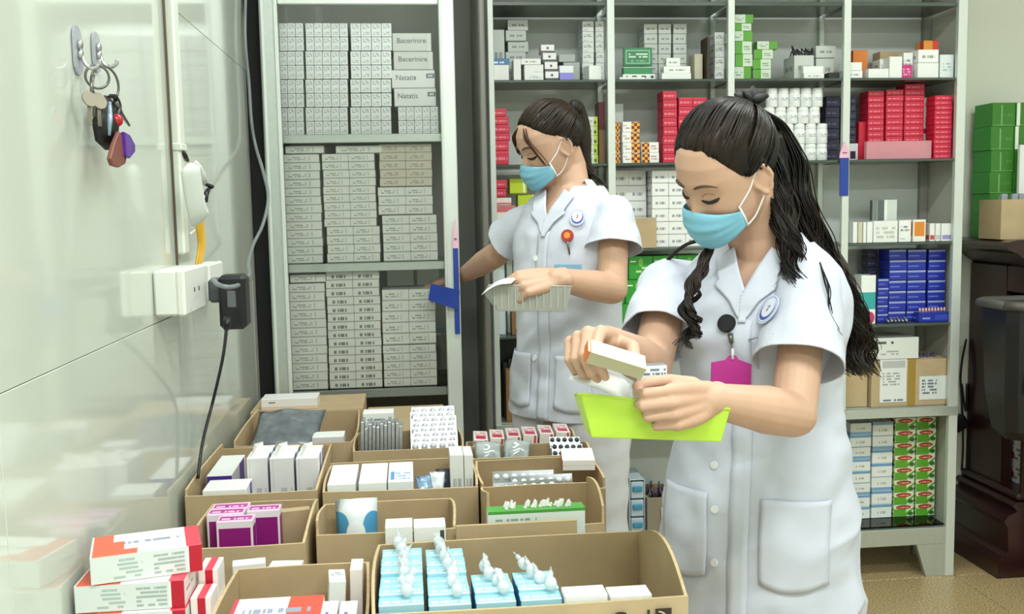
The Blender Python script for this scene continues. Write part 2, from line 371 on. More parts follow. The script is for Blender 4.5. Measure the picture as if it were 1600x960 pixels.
FLT = pmat('flat_carton_face_dark_type', '#edf1e8', [('r', 0, .0, 1, .10, '#bfc5b9'), ('r', .0, .9, 1, 1, '#eff2ea'), ('t', .2, .2, .75, .85, '#858c87', 1, 7)])
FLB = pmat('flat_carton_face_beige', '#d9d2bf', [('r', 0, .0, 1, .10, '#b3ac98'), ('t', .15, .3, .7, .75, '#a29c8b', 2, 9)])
FS = mat('flat_carton_side', '#d9ddd2', .5)
W = 'flat white medicine carton'
def lpile(desc, where, px0, px1, py0, zb, n, m, group, cols=2, names=('left', 'right')):
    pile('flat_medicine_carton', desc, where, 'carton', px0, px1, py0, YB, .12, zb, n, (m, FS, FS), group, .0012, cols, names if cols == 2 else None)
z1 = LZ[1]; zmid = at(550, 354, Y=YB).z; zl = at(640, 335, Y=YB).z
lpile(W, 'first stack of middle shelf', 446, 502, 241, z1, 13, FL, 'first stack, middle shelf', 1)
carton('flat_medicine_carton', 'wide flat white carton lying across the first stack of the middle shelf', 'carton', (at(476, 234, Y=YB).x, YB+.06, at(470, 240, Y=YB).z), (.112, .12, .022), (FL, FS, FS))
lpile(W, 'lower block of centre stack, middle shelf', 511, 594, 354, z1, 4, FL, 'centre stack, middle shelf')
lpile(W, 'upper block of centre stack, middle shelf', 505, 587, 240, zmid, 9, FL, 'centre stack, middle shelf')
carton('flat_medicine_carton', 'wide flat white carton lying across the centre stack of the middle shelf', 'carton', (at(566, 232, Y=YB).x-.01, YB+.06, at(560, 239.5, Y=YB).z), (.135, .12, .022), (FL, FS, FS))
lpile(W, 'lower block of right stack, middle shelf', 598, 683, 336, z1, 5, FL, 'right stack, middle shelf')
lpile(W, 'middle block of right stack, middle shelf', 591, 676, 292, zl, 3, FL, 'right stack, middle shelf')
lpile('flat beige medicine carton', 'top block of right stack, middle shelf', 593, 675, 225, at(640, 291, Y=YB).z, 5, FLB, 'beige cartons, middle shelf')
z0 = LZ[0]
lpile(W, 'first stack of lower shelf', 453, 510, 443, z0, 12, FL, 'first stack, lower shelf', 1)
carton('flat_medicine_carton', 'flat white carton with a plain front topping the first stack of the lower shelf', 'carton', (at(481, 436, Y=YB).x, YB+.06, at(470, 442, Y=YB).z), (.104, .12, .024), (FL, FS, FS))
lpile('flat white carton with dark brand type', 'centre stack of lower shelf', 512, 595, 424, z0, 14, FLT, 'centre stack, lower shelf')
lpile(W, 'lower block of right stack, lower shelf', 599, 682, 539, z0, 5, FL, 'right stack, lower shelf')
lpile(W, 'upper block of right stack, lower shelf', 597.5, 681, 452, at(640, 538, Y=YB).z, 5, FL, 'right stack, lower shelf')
for k, (a, b) in enumerate(((604, 646), (651, 686))):
    face_box('grey_carton', 'pale grey carton at the back of lower shelf, %s one above right stack' % ('left', 'right')[k], 'carton', a, b, 419, 3.135, .1, at(620, 452, Y=YB).z, mat('grey_green_card', '#b9c4bf', .4), None)

# ================================================================== BACK CABINET (open shelving)
YF, YR = 3.40, 3.664
PX = [.287, .695, 1.119, 1.536, 1.957]
S1, S2, S3, S4, S5, S6 = 1.833, 1.548, 1.250, .955, .645, .20
O = Vector((1.12, 3.53, 0))
bc = empty('open_shelving_cabinet', O, 'wide grey aluminium shelving cabinet with glass shelves of medicines along back wall', 'cabinet')
def bpart(name, b, m, par=bc, bev=.0015): return obj(name, box_me(name, b[0]-O.x, b[1]-O.x, b[2]-O.y, b[3]-O.y, b[4], b[5], m, bev), par)
PW = [.019, .026, .024, .026, .034]
for i, x in enumerate(PX):
    bpart('post', (x-.0, x+PW[i], YF, YF+.02, 0 if i in (0, 4) else S5, 2.2), ALU_W)
    if 0 < i < 4: bpart('lower_post', (x, x+.03, YF+.004, YF+.02, .10, S5-.03), ALU)
    if i < 4: bpart('rear_post', (x+(.0, .01, .01, .01)[i], x+.03, YR-.03, YR-.005, 0, 2.2), ALU)
bpart('rear_post', (1.955, 1.985, YR-.03, YR-.004, 0, 2.2), STEEL)
bpart('back_panel', (PX[0], 1.99, YR-.005, YR, .1, 2.2), BACKP)
bpart('side_panel', (1.986, 1.992, YF+.021, YR-.004, .1, 2.2), mat('pale_cabinet_side', '#c3c5b8', .5))
bpart('side_panel', (PX[0], PX[0]+.005, YF+.02, YR-.006, .1, 2.2), STEEL)
bpart('top_panel', (PX[0], 1.992, YF, YR, 2.2, 2.225), STEEL)
ZT = at(1100, 8, Y=YF).z
SHG = mat('tinted_shelf_glass', '#4d5851', .22)
for i in range(4):
    x0, x1 = PX[i]+PW[i], PX[i+1]-.001
    bpart('shelf', (x0, x1, YF+.012, YR-.04, ZT, ZT+.014), SHG)
    for z in (S1, S2, S3, S4):
        if i == 2 and z == S4: pass
        bpart('shelf', (x0, x1, YF+.006, YR-.04, z-.010, z-.001), SHG)
    bpart('shelf', (x0, x1, YF+.03, YR-.04, S5-.03, S5-.0012), ALU)
    bpart('bottom_shelf', (x0, x1, YF+.012, YR-.04, S6-.008, S6-.001), GLASSG)
bpart('bottom_board', (PX[0]+.006, 1.985, YF+.021, YR-.036, .150, .160), ALU_W)  # pale board added so the glass bottom shelf looks lighter from above
bpart('rail', (PX[0], 1.992, YF-.002, YF+.02, S5-.035, S5-.001), ALU)
bpart('bottom_rail', (PX[0], 1.992, YF+.002, YF+.02, .125, S6-.012), ALU)
for x in (1.885, 1.12, PX[0]):
    bm = bmesh.new(); xs = x-O.x; y = YF+.004-O.y
    pr = [(xs, 0), (xs+.1, 0), (xs+.1, .125), (xs-.04, .125)] if x > 1.5 else [(xs, 0), (xs+.06, 0), (xs+.06, .125), (xs-.0, .125)]
    a = [bm.verts.new((p, y, z)) for p, z in pr]; b = [bm.verts.new((p, y+.02, z)) for p, z in pr]
    bm.faces.new(a); bm.faces.new(b[::-1])
    for k in range(4): bm.faces.new((a[k], b[k], b[(k+1) % 4], a[(k+1) % 4]))
    bmesh.ops.recalc_face_normals(bm, faces=bm.faces); obj('foot_plate', mesh(bm, 'foot_plate', ALU), bc)
pencil(1318, 222, 247, 306, YF-.001, 15, 'blue pencil sticker with pink tip on back shelving post above the nurse')

# ---- print stock for the shelves
def trio(f, s=None, t=None): return (f, s or f, t or s or f)
WPR = pmat('white_drug_face', '#eef1ef', [('t', .12, .5, .85, .8, '#8a949b', 2, 6), ('r', .1, .12, .5, .18, '#b9c3c8')])
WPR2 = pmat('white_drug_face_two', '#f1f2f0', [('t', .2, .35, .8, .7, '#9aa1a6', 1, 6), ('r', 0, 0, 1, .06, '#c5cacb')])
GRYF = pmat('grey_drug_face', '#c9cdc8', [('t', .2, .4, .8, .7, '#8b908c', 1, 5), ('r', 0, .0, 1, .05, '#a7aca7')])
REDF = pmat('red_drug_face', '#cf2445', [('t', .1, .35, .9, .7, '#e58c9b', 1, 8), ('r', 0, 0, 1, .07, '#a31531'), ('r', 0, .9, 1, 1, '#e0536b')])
RED = mat('red_card', '#c81f3c', .45)
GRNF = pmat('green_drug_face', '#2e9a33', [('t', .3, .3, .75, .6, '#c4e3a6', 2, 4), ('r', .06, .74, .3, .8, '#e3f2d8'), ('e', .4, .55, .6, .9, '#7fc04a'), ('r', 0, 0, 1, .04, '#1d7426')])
GRN = mat('green_card', '#2f9432', .45)
LGRF = pmat('pale_and_green_face', '#cfdcc9', [('r', 0, 0, .42, 1, '#57a32f'), ('t', .5, .3, .92, .7, '#8aa58a', 2, 5)])
LGRF2 = pmat('pale_and_green_face_flipped', '#cdd9cb', [('r', .58, 0, 1, 1, '#5aa02f'), ('t', .08, .3, .5, .7, '#8aa58a', 2, 5)])
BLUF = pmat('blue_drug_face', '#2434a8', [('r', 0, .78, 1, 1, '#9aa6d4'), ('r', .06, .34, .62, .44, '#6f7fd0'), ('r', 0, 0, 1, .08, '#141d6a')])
BLU = mat('blue_card', '#2030a0', .45)
ORAF = mat('orange_card', '#d97a2b', .45)
HARL = pmat('harlequin_face', '#f2f1ee', [('r', 0, 0, .45, 1, '#f0b040'), ('c', 0, 0, .45, 1, '#7a1d20', 6, 3.5), ('t', .52, .3, .95, .8, '#c7a3a5', 2, 5)])
HARR = pmat('harlequin_face_right', '#f2f1ee', [('r', .5, 0, 1, 1, '#f0b040'), ('c', .5, 0, 1, 1, '#7a1d20', 6, 3.5), ('t', .05, .3, .45, .8, '#c7a3a5', 2, 5)])
NAVY = pmat('navy_drug_face', '#252442', [('t', .1, .35, .8, .6, '#5d5b80', 1, 6), ('r', 0, 0, 1, .06, '#0f0f22')])
NAVW = pmat('white_navy_face', '#e9e8ec', [('r', .35, .1, .8, .55, '#25233f')])
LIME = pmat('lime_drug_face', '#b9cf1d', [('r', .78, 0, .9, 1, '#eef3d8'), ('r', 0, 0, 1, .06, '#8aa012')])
PURB = pmat('white_over_violet_face', '#ecedf2', [('r', 0, 0, 1, .5, '#8f8be0')])
GRE2 = pmat('pale_green_edge_face', '#dde5dc', [('r', .72, 0, 1, 1, '#c6d84a'), ('r', .72, .2, .9, .55, '#4c6b2c'), ('t', .1, .3, .6, .7, '#98a39a', 2, 5)])
TEAL = pmat('white_teal_face', '#eef2f0', [('r', 0, .3, 1, .65, '#3aa7a8'), ('e', .3, .0, .95, .25, '#c23a6a')])
BAND = pmat('white_blue_band_face', '#e6ebe9', [('r', 0, .0, 1, .24, '#7fa9cf'), ('t', .3, .45, .7, .7, '#b4b9b4', 1, 6)])
BAND2 = pmat('white_blue_top_band_face', '#e9edeb', [('r', 0, .78, 1, 1, '#6f9fc9'), ('t', .3, .3, .7, .6, '#b4b9b4', 1, 6)])
FERT = pmat('green_red_oval_face', '#dfe8c8', [('r', 0, 0, .62, .62, '#5ea62e'), ('d', .35, 0, 1, .75, '#5ea62e'), ('d', .62, 0, 1, .6, '#e4ecd6'), ('e', .12, .58, .86, .95, '#b03322'), ('t', .24, .7, .74, .84, '#e7c9b8', 1, 8), ('e', .7, .05, .98, .4, '#2f6f2a')])

def sbox(label, px0, px1, py0, Y, zb, m, depth=.1, cat='carton', name='medicine_carton', group=None, rz=0):
    return face_box(name, label, cat, px0, px1, py0, Y, depth, zb, m if isinstance(m, tuple) else trio(m), group, rz=rz)
B1, B2, B3, B4 = 'first bay', 'second bay', 'third bay', 'last bay'
# top shelf, first bay
sbox('grey carton at far left of top shelf, first bay, behind blue pack', 768, 788, 46, 3.5, S1, GRYF, .08)
pile('medicine_carton', 'grey carton in the slanting stack', 'left of top shelf, first bay', 'carton', 792, 824, 30, 3.52, .09, S1, 6, trio(GRYF), 'slanting grey stack', .006)
sbox('white carton under the blue pack, left end of top shelf', 768, 795, 101, 3.42, S1, WHITE, .07)
sbox('small blue carton with white lettering on top of white carton, top shelf', 768, 796, 91, 3.42, at(780, 101, Y=3.42).z, pmat('blue_small_face', '#4f7fb5', [('t', .1, .2, .7, .7, '#e6eef5', 1, 6)]), .07)
sbox('narrow upright white carton beside the blue pack, top shelf', 802, 814, 92, 3.425, S1, WHITE, .06)
sbox('square white carton with grey print, top shelf of first bay', 819, 849, 101, 3.42, S1, pmat('white_square_face', '#eef0ee', [('t', .25, .12, .9, .3, '#a9aeb2', 2, 6), ('t', .5, .5, .95, .6, '#b9bec2', 1, 6)]), .07)
sbox('flat white carton lying on the square white carton, top shelf', 814, 845, 91, 3.425, at(830, 100.5, Y=3.42).z, WPR2, .08)
zb = S1
for k, (a, b, y0) in enumerate(((852, 873, 111), (851, 871, 96), (848, 869, 82), (845, 866, 69))):
    zt = at(860, y0, Y=3.42).z
    sbox('small white carton with dark foot, %s of four beside violet pack' % ('lowest', 'second lowest', 'second highest', 'topmost')[k], a, b, y0, 3.42, zb, pmat('dark_foot_face', '#efeff0', [('r', 0, 0, 1, .22, '#4d4a52'), ('e', .4, .4, .6, .7, '#5b5d66')]), .06, group='white cartons with dark foot'); zb = zt
sbox('white carton with violet lower half at shelf edge', 874, 896, 102, 3.41, S1, PURB, .05)
sbox('grey foil carton lying behind the violet pack, lower one', 880, 906, 97, 3.50, S1, mat('grey_foil_card', '#9da29f', .35, .3), .09)
sbox('grey foil carton lying behind the violet pack, upper one', 873, 899, 84, 3.50, at(890, 97, Y=3.5).z, mat('grey_foil_card', '#9da29f', .35, .3), .09)
pile('medicine_carton', 'pale carton in left tall stack', 'right of top shelf, first bay', 'carton', 910, 928, 33, 3.53, .09, S1, 6, trio(WPR), 'left tall stack', .001)
pile('medicine_carton', 'pale carton in right tall stack', 'right of top shelf, first bay', 'carton', 931, 944, 33, 3.53, .09, S1, 6, trio(WPR), 'right tall stack', .001)
sbox('crumpled white carton at shelf edge below the two tall stacks', 917, 938, 102, 3.42, S1, WHITE, .06, rz=.2)
# top shelf, second bay
green = sbox('green lidded display carton with framed white lettering, second bay', 974, 1019, 104, 3.47, at(990, 117, Y=3.47).z, pmat('green_display_face', '#d7e6da', [('r', 0, .0, 1, .9, '#3f8f5f')]), .03)
face_box('lid_carton', 'green card lid with framed lettering standing up behind white trays, second bay', 'carton', 974, 1019, 74, 3.5, .012, at(990, 103, Y=3.5).z, trio(pmat('green_lid_face', '#3f8a5c', [('r', .08, .12, .92, .86, '#a9d3b5'), ('r', .11, .17, .89, .81, '#3f8a5c'), ('t', .18, .45, .84, .74, '#d8ecdc', 2, 5), ('t', .25, .22, .8, .38, '#7fb58f', 1, 6)])))
carton('medicine_carton', 'open white tray with dark phials under the green display carton', 'carton', (at(996, 121, Y=3.47).x, 3.49, S1), (.115, .09, at(990, 117, Y=3.47).z-S1-.001), trio(pmat('white_tray_face', '#e3e9e6', [('c', .1, .35, .95, .75, '#2f3a38', 7, 1), ('r', 0, .8, 1, 1, '#f4f7f5')])))
sbox('flat white carton lying at shelf edge before the green display', 968, 1008, 120, 3.415, S1, WHITE, .027)
for c, (a, b, n) in enumerate(((1007, 1028, 6), (1029, 1049, 6), (1052, 1073, 6))):
    pile('medicine_carton', 'pale grey carton in %s column of block' % ('left', 'middle', 'right')[c], 'top shelf, second bay', 'carton', a, b, 37, 3.54, .08, S1, n, trio(GRYF), 'pale grey block, top shelf', .0012)
sbox('broad white carton at shelf edge, lowest of three, second bay', 1034, 1080, 114, 3.41, S1, WHITE, .06)
zq = at(1050, 114, Y=3.41).z
sbox('broad white carton at shelf edge, middle of three, second bay', 1037, 1079, 103, 3.41, zq, WPR2, .06)
sbox('short white carton on top of two broad ones, second bay', 1041, 1063, 90, 3.41, at(1050, 103, Y=3.41).z, WPR2, .05)
sbox('tall beige carton standing beside the pale grey block', 1085, 1098, 84, 3.5, S1, mat('beige_card', '#cfcab2', .5), .07)
sbox('thin dark brown carton standing on edge, right of top shelf second bay', 1105, 1109, 57, 3.47, S1, mat('dark_brown_card', '#4a3c30', .6), .08)
pile('medicine_carton', 'white carton in narrow stack by the third post', 'top shelf second bay', 'carton', 1117, 1132, 50, 3.5, .08, S1, 4, trio(WPR), 'narrow white stack', .001)
# top shelf, third bay: pale/green cartons
gz = [at(1160, y, Y=3.44).z for y in (123, 104, 84, 64, 48, 36, 22)]; gz[0] = S1
for k in range(6):
    a, b = ((1146, 1174), (1150, 1176), (1149, 1175), (1141, 1176), (1148, 1174), (1147, 1177))[k]
    carton('medicine_carton', 'pale and green carton, %s, left stack of third bay' % level(k, 6), 'carton', ((at(a, 60, Y=3.44).x+at(b, 60, Y=3.44).x)/2, 3.48, gz[k]), (at(b, 60, Y=3.44).x-at(a, 60, Y=3.44).x, .08, gz[k+1]-gz[k]-.001), trio((LGRF2, LGRF, LGRF, LGRF2, LGRF, LGRF2)[k]), 0, 'pale and green cartons')
gz = [S1] + [at(1190, y, Y=3.45).z for y in (108, 92, 77, 64)]
for k in range(4):
    a, b = ((1178, 1205), (1177, 1205), (1179, 1208), (1183, 1215))[k]
    carton('medicine_carton', 'pale and green carton, %s, right stack of third bay' % level(k, 4), 'carton', ((at(a, 60, Y=3.45).x+at(b, 60, Y=3.45).x)/2, 3.49, gz[k]), (at(b, 60, Y=3.45).x-at(a, 60, Y=3.45).x, .08, gz[k+1]-gz[k]-.001), trio((LGRF, LGRF, LGRF, LGRF2)[k]), 0, 'pale and green cartons')
tr = sbox('open grey carton of dark foil strips, third bay top shelf', 1241, 1272, 86, 3.45, S1, GRYF, .10)
bm = bmesh.new(); a = at(1240, 84, Y=3.47)
for k in range(14):
    x = a.x+.005+k*.0052; tube(bm, [(x, 3.47, a.z-.002), (x+random.uniform(-.01, .01), 3.5, a.z+random.uniform(.008, .032)), (x+random.uniform(0, .015), 3.53, a.z-.002)], .0025, 5)
obj('foil_strips', mesh(bm, 'foil_strips', mat('dark_foil', '#4d4f50', .35, .6), smooth=True), label='dark foil strips heaped in the open grey carton, third bay', cat='foil strips', kind='stuff')
sbox('grey carton with print, lower of two beside foil strips', 1275, 1303, 91, 3.47, S1, GRYF, .09)
sbox('grey carton with print, upper of two beside foil strips', 1275, 1306, 71, 3.47, at(1290, 90.5, Y=3.47).z, GRYF, .09)
sbox('flat white carton at shelf edge, lower of two, third bay', 1256, 1288, 114, 3.41, S1, WPR2, .036)
sbox('flat white carton at shelf edge, upper of two, third bay', 1255, 1287, 103, 3.41, at(1270, 114, Y=3.41).z, WHITE, .035)
sbox('small black carton lying at shelf edge by fourth post', 1295, 1312, 113, 3.42, S1, mat('black_card', '#1d1f20', .5), .05)
# top shelf, last bay
sbox('white carton by the fourth post, lower of two, last bay', 1322, 1348, 110, 3.42, S1, WPR2, .05)
sbox('white carton by the fourth post, upper of two, last bay', 1320, 1347, 97, 3.42, at(1335, 110, Y=3.42).z, WHITE, .05)
sbox('tall orange carton standing behind white pair, last bay', 1333, 1356, 78, 3.49, S1, trio(ORAF, mat('dark_orange_card', '#c05f1c', .5)), .07)
sbox('open brown cardboard tray at back of top shelf, last bay', 1375, 1425, 80, 3.55, S1, CARD, .06)
sbox('flat white carton before the brown tray, last bay', 1357, 1389, 107, 3.415, S1, WHITE, .05)
sbox('white carton lying behind the flat white one, last bay', 1375, 1392, 92, 3.47, S1, WPR, .06)
sbox('upright white carton left of the magenta pack', 1390, 1410, 88, 3.42, S1, WHITE, .05)
sbox('small magenta carton at shelf edge, last bay', 1409, 1426, 101, 3.405, S1, pmat('magenta_small_face', '#c8357f', [('t', .1, .2, .8, .8, '#e8a3c4', 3, 4)]), .03)
sbox('upright white carton behind the magenta pack', 1412, 1427, 82, 3.45, S1, WPR, .05)
sbox('large white carton, lower of two, right of magenta pack', 1434, 1467, 98, 3.42, S1, WHITE, .07)
sbox('large white carton, upper of two, right of magenta pack', 1435, 1467, 77, 3.42, at(1450, 98, Y=3.42).z, WPR2, .07)
sbox('orange and red carton lying on the large white pair', 1443, 1467, 63, 3.44, at(1450, 76.5, Y=3.42).z, pmat('orange_red_face', '#d98a2e', [('r', .6, 0, 1, 1, '#c5381f')]), .06)
sbox('pale bluish carton at right end of top shelf', 1469, 1491, 85, 3.43, S1, pmat('pale_blue_face', '#e3ebec', [('t', .2, .3, .8, .7, '#b5c2c6', 3, 4)]), .06)
# second shelf, first bay
zb = S2; ys = (236, 220, 208, 195, 182, 169.5)
for k in range(6):
    a, b = ((770, 795), (770, 795), (770, 797), (770, 796), (770, 795), (770, 791))[k]
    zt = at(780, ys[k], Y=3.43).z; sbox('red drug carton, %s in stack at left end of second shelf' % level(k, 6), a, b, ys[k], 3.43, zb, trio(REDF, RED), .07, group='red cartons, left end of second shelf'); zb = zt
pile('medicine_carton', 'pale carton with lime edge stacked behind ponytail', 'second shelf first bay', 'carton', 912, 934, 182, 3.46, .08, S2, 5, trio(GRE2), 'lime edged cartons', .0015)
sbox('tall dark red carton standing by the second post', 935, 945, 159, 3.47, S2, pmat('dark_red_tall_face', '#5a2327', [('r', 0, 0, 1, .55, '#7d6440')]), .07)
# second shelf, second bay: harlequin cartons and red stacks
pile('medicine_carton', 'harlequin striped carton in first stack', 'second shelf second bay', 'carton', 954, 969, 190, 3.44, .07, S2, 4, trio(HARR, WHITE), 'harlequin first stack', .001)
pile('medicine_carton', 'harlequin striped carton in tall second stack', 'second shelf second bay', 'carton', 973, 1000, 190, 3.44, .07, S2, 4, trio(HARR, WHITE), 'harlequin second stack', .001)
pile('medicine_carton', 'harlequin striped carton in short third stack', 'second shelf second bay', 'carton', 1003, 1030, 222, 3.44, .07, S2, 2, trio(HARL, WHITE), 'harlequin third stack', .001)
sbox('pale carton standing at back behind harlequin stacks', 957, 974, 162, 3.55, S2, GRYF, .06)
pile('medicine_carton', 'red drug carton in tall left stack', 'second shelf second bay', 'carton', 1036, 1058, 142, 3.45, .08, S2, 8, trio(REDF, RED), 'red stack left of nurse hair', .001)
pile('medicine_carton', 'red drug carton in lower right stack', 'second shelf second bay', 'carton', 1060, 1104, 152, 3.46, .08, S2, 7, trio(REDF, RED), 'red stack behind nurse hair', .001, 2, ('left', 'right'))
# second shelf, third bay: white bottles (rounded jars) in four rows, navy cartons
JAR = mat('white_jar_plastic', '#f0f3f3', .3); JAL = pmat('jar_lettering', '#f0f3f3', [('t', 0, 0, 1, 1, '#7f858c', 2, 4)])
def jar_me(r, h):
    bm = bmesh.new()
    lathe(bm, [(r*.9, 0), (r, h*.04), (r, h*.66), (r*.96, h*.70), (r*.90, h*.72), (r*.96, h*.74), (r*.96, h*.94), (r*.88, h), (0.001, h)], 16)
    return mesh(bm, 'jar', JAR, smooth=True)
yr = [(251, 225), (224.5, 193), (192.5, 167), (166.5, 137)]
_jm = {}
for r, (yb, yt) in enumerate(yr):
    Yj = 3.45; zb = S2 if r == 0 else zt; zt = at(1250, yt, Y=Yj).z; h = zt-zb-.0006
    rad = .0205; key = round(h, 4)
    if key not in _jm: _jm[key] = jar_me(rad, h)
    xr = at((1296, 1296, 1284, 1288)[r], 200, Y=Yj).x
    for k in range(5):
        o = obj('pill_jar', _jm[key], None, (xr-rad-k*rad*2.04, Yj+rad, zb), label='white pill jar, %s row, %s from the right, second shelf of third bay' % (('bottom', 'second', 'third', 'top')[r], ('first', 'second', 'third', 'fourth', 'fifth')[k]), cat='jar', group='white pill jars')
        me = carton_me(rad*1.1, .0012, h*.16, (JAL, JAR, JAR)); obj('jar_label', me, o, (0, -rad-.0004, h*.36))
pile('medicine_carton', 'navy carton in left column by fourth post', 'second shelf third bay', 'carton', 1290, 1312, 150, 3.5, .07, S2, 6, trio(NAVY), 'navy cartons left of post', .001)
pile('medicine_carton', 'navy carton in right column by fourth post', 'second shelf last bay', 'carton', 1324, 1338, 150, 3.5, .07, S2+.064, 6, trio(NAVY), 'navy cartons right of post', .001)
sbox('white and navy carton standing under the navy column', 1322, 1341, 224, 3.5, S2, NAVW, .06)
# second shelf, last bay: red stacks
sbox('plain dark red carton left of the three red columns', 1342, 1353, 190, 3.5, S2, RED, .06)
for c, (a, b, y0, n) in enumerate(((1356, 1381, 142, 12), (1384, 1411, 140, 12), (1413, 1444, 131, 13))):
    pile('medicine_carton', 'red drug carton in %s of three columns' % ('left', 'middle', 'right')[c], 'second shelf last bay', 'carton', a, b, y0, 3.48, .07, S2, n, trio(REDF, RED), 'red cartons, %s column' % ('left', 'middle', 'right')[c], .0006)
pile('medicine_carton', 'red drug carton in the nearer right-hand column', 'second shelf last bay', 'carton', 1460, 1488, 149, 3.43, .06, S2, 13, trio(REDF, RED), 'red cartons, nearer column', .001)
sbox('white carton with grey marks between red columns', 1444, 1461, 152, 3.5, S2, pmat('white_marks_face', '#dcdad2', [('r', .6, .1, .8, .2, '#777'), ('r', .6, .55, .8, .65, '#777'), ('r', 0, .42, 1, .5, '#b02038')]), .06)
e = face_box('plastic_box', 'translucent pink plastic box in front of the red columns', 'box', 1354, 1456, 220, 3.41, .03, S2, trio(mat('pink_translucent_plastic', '#e9a9b4', .3, alpha=.55)))
# third shelf: first bay odds and ends
sbox('red carton, lower of two behind nurse shoulder', 770, 791, 295, 3.45, at(780, 308, Y=3.45).z, trio(REDF, RED), .07)
sbox('red carton, upper of two behind nurse shoulder', 770, 792, 281, 3.45, at(780, 294.5, Y=3.45).z, trio(REDF, RED), .07)
sbox('white carton with red print under the red pair', 769, 799, 309, 3.45, at(780, 321, Y=3.45).z, pmat('white_red_line_face', '#e9dfdb', [('r', 0, .1, 1, .35, '#d86a75')]), .07)
sbox('white carton with red disc on third shelf, first bay', 769, 806, 321.5, 3.45, S3, pmat('red_disc_face', '#ece5e1', [('e', .05, .3, .4, .65, '#c3202b'), ('r', 0, .86, 1, 1, '#cf6a72')]), .08)
sbox('lime green carton beside the red pair, third shelf', 796, 823, 279, 3.47, at(800, 303, Y=3.47).z, trio(LIME), .06)
sbox('lime green carton under the other lime one, third shelf', 809, 838, 304, 3.48, S3, trio(LIME), .07)
# third shelf, second bay: white cartons
for c, (a, b) in enumerate(((955, 983), (983, 1010))):
    pile('medicine_carton', 'white carton with grey type, %s column' % ('first', 'second')[c], 'third shelf second bay', 'carton', a, b, 266, 3.52, .08, S3, 5, trio(WPR2), 'white cartons, %s column' % ('first', 'second')[c], .001)
for c, (a, b) in enumerate(((1019, 1045), (1045, 1071), (1071, 1097))):
    pile('medicine_carton', 'white carton with grey type, %s column' % ('third', 'fourth', 'fifth')[c], 'third shelf second bay', 'carton', a, b, 266, 3.46, .09, S3, 6, trio(WPR2), 'white cartons, %s column' % ('third', 'fourth', 'fifth')[c], .0008)
sbox('plain brown cardboard carton on third shelf beside nurse sleeve', 985, 1026, 340, 3.41, S3, CARD, .04)
# third shelf, last bay
for k, (a, b, m) in enumerate(((1326, 1333, 'grey_foil_card'), (1333, 1340, 'white_card'), (1341, 1348, 'beige_card'), (1349, 1354, 'white_card'), (1355, 1364, 'white_card'))):
    sbox('slim carton standing on edge, %s from fourth post, third shelf' % ('first', 'second', 'third', 'fourth', 'fifth')[k], a, b, 347, 3.42, S3, MATS[m], .06)
sbox('white square carton with faint print, third shelf last bay', 1365, 1403, 345, 3.42, S3, pmat('faint_print_face', '#eceeea', [('t', .1, .2, .9, .8, '#c3c8c2', 3, 5)]), .06)
sbox('pale carton standing up behind the square white one', 1371, 1402, 312, 3.50, S3, pmat('pale_split_face', '#d5dad5', [('r', 0, 0, .35, 1, '#5f6a68'), ('r', .35, 0, .5, 1, '#eef1ee')]), .06)
sbox('white carton left of the orange one, third shelf', 1405, 1424, 344, 3.42, S3, WPR, .06)
sbox('orange and white carton on third shelf', 1427, 1447, 343, 3.42, S3, pmat('orange_white_face', '#ecebe6', [('r', .1, .25, .9, .9, '#e08c2f')]), .06)
for k, (a, b) in enumerate(((1453, 1461), (1462, 1470), (1471, 1488))):
    sbox('small white carton at right end of third shelf, %s' % ('first with red foot', 'second plain', 'last with violet foot')[k], a, b, 349, 3.42, S3, pmat('small_end_face_%s' % 'abc'[k], '#e8eae8', [('r', .1, .1, .9, .35, ('#c94a4a', '#b9c4c4', '#9b93c8')[k])]), .05)
# green cartons, fourth shelf second bay
for r in range(3):
    zt0 = S4+.012; hh = (at(1000, 400, Y=3.45).z-zt0)/3
    for c in range(4):
        x = at((944, 983, 1021, 1059)[c], 450, Y=3.45).x - .012*(r == 1); wd = at(983, 450, Y=3.45).x-at(945, 450, Y=3.45).x
        carton('medicine_carton', 'bright green carton, %s row, %s from left, between the nurses' % (('bottom', 'middle', 'top')[r], ('first', 'second', 'third', 'fourth')[c]), 'carton', (x+wd/2, 3.5, zt0+hh*r-.012*(r == 0)), (wd-.001, .09, hh-.001+.012*(r == 0)), trio(GRNF, GRN), 0, 'bright green cartons')
# fourth shelf first bay
sbox('pale blue and white carton on fourth shelf behind basket', 770, 788, 402, 3.46, S4, pmat('sky_blue_face', '#d9e6ea', [('r', 0, 0, .45, .9, '#7fb2d6')]), .07)
sbox('pale carton with green tint on fourth shelf behind basket', 791, 800, 402, 3.5, S4, mat('pale_mint_card', '#dbe6df', .5), .06)
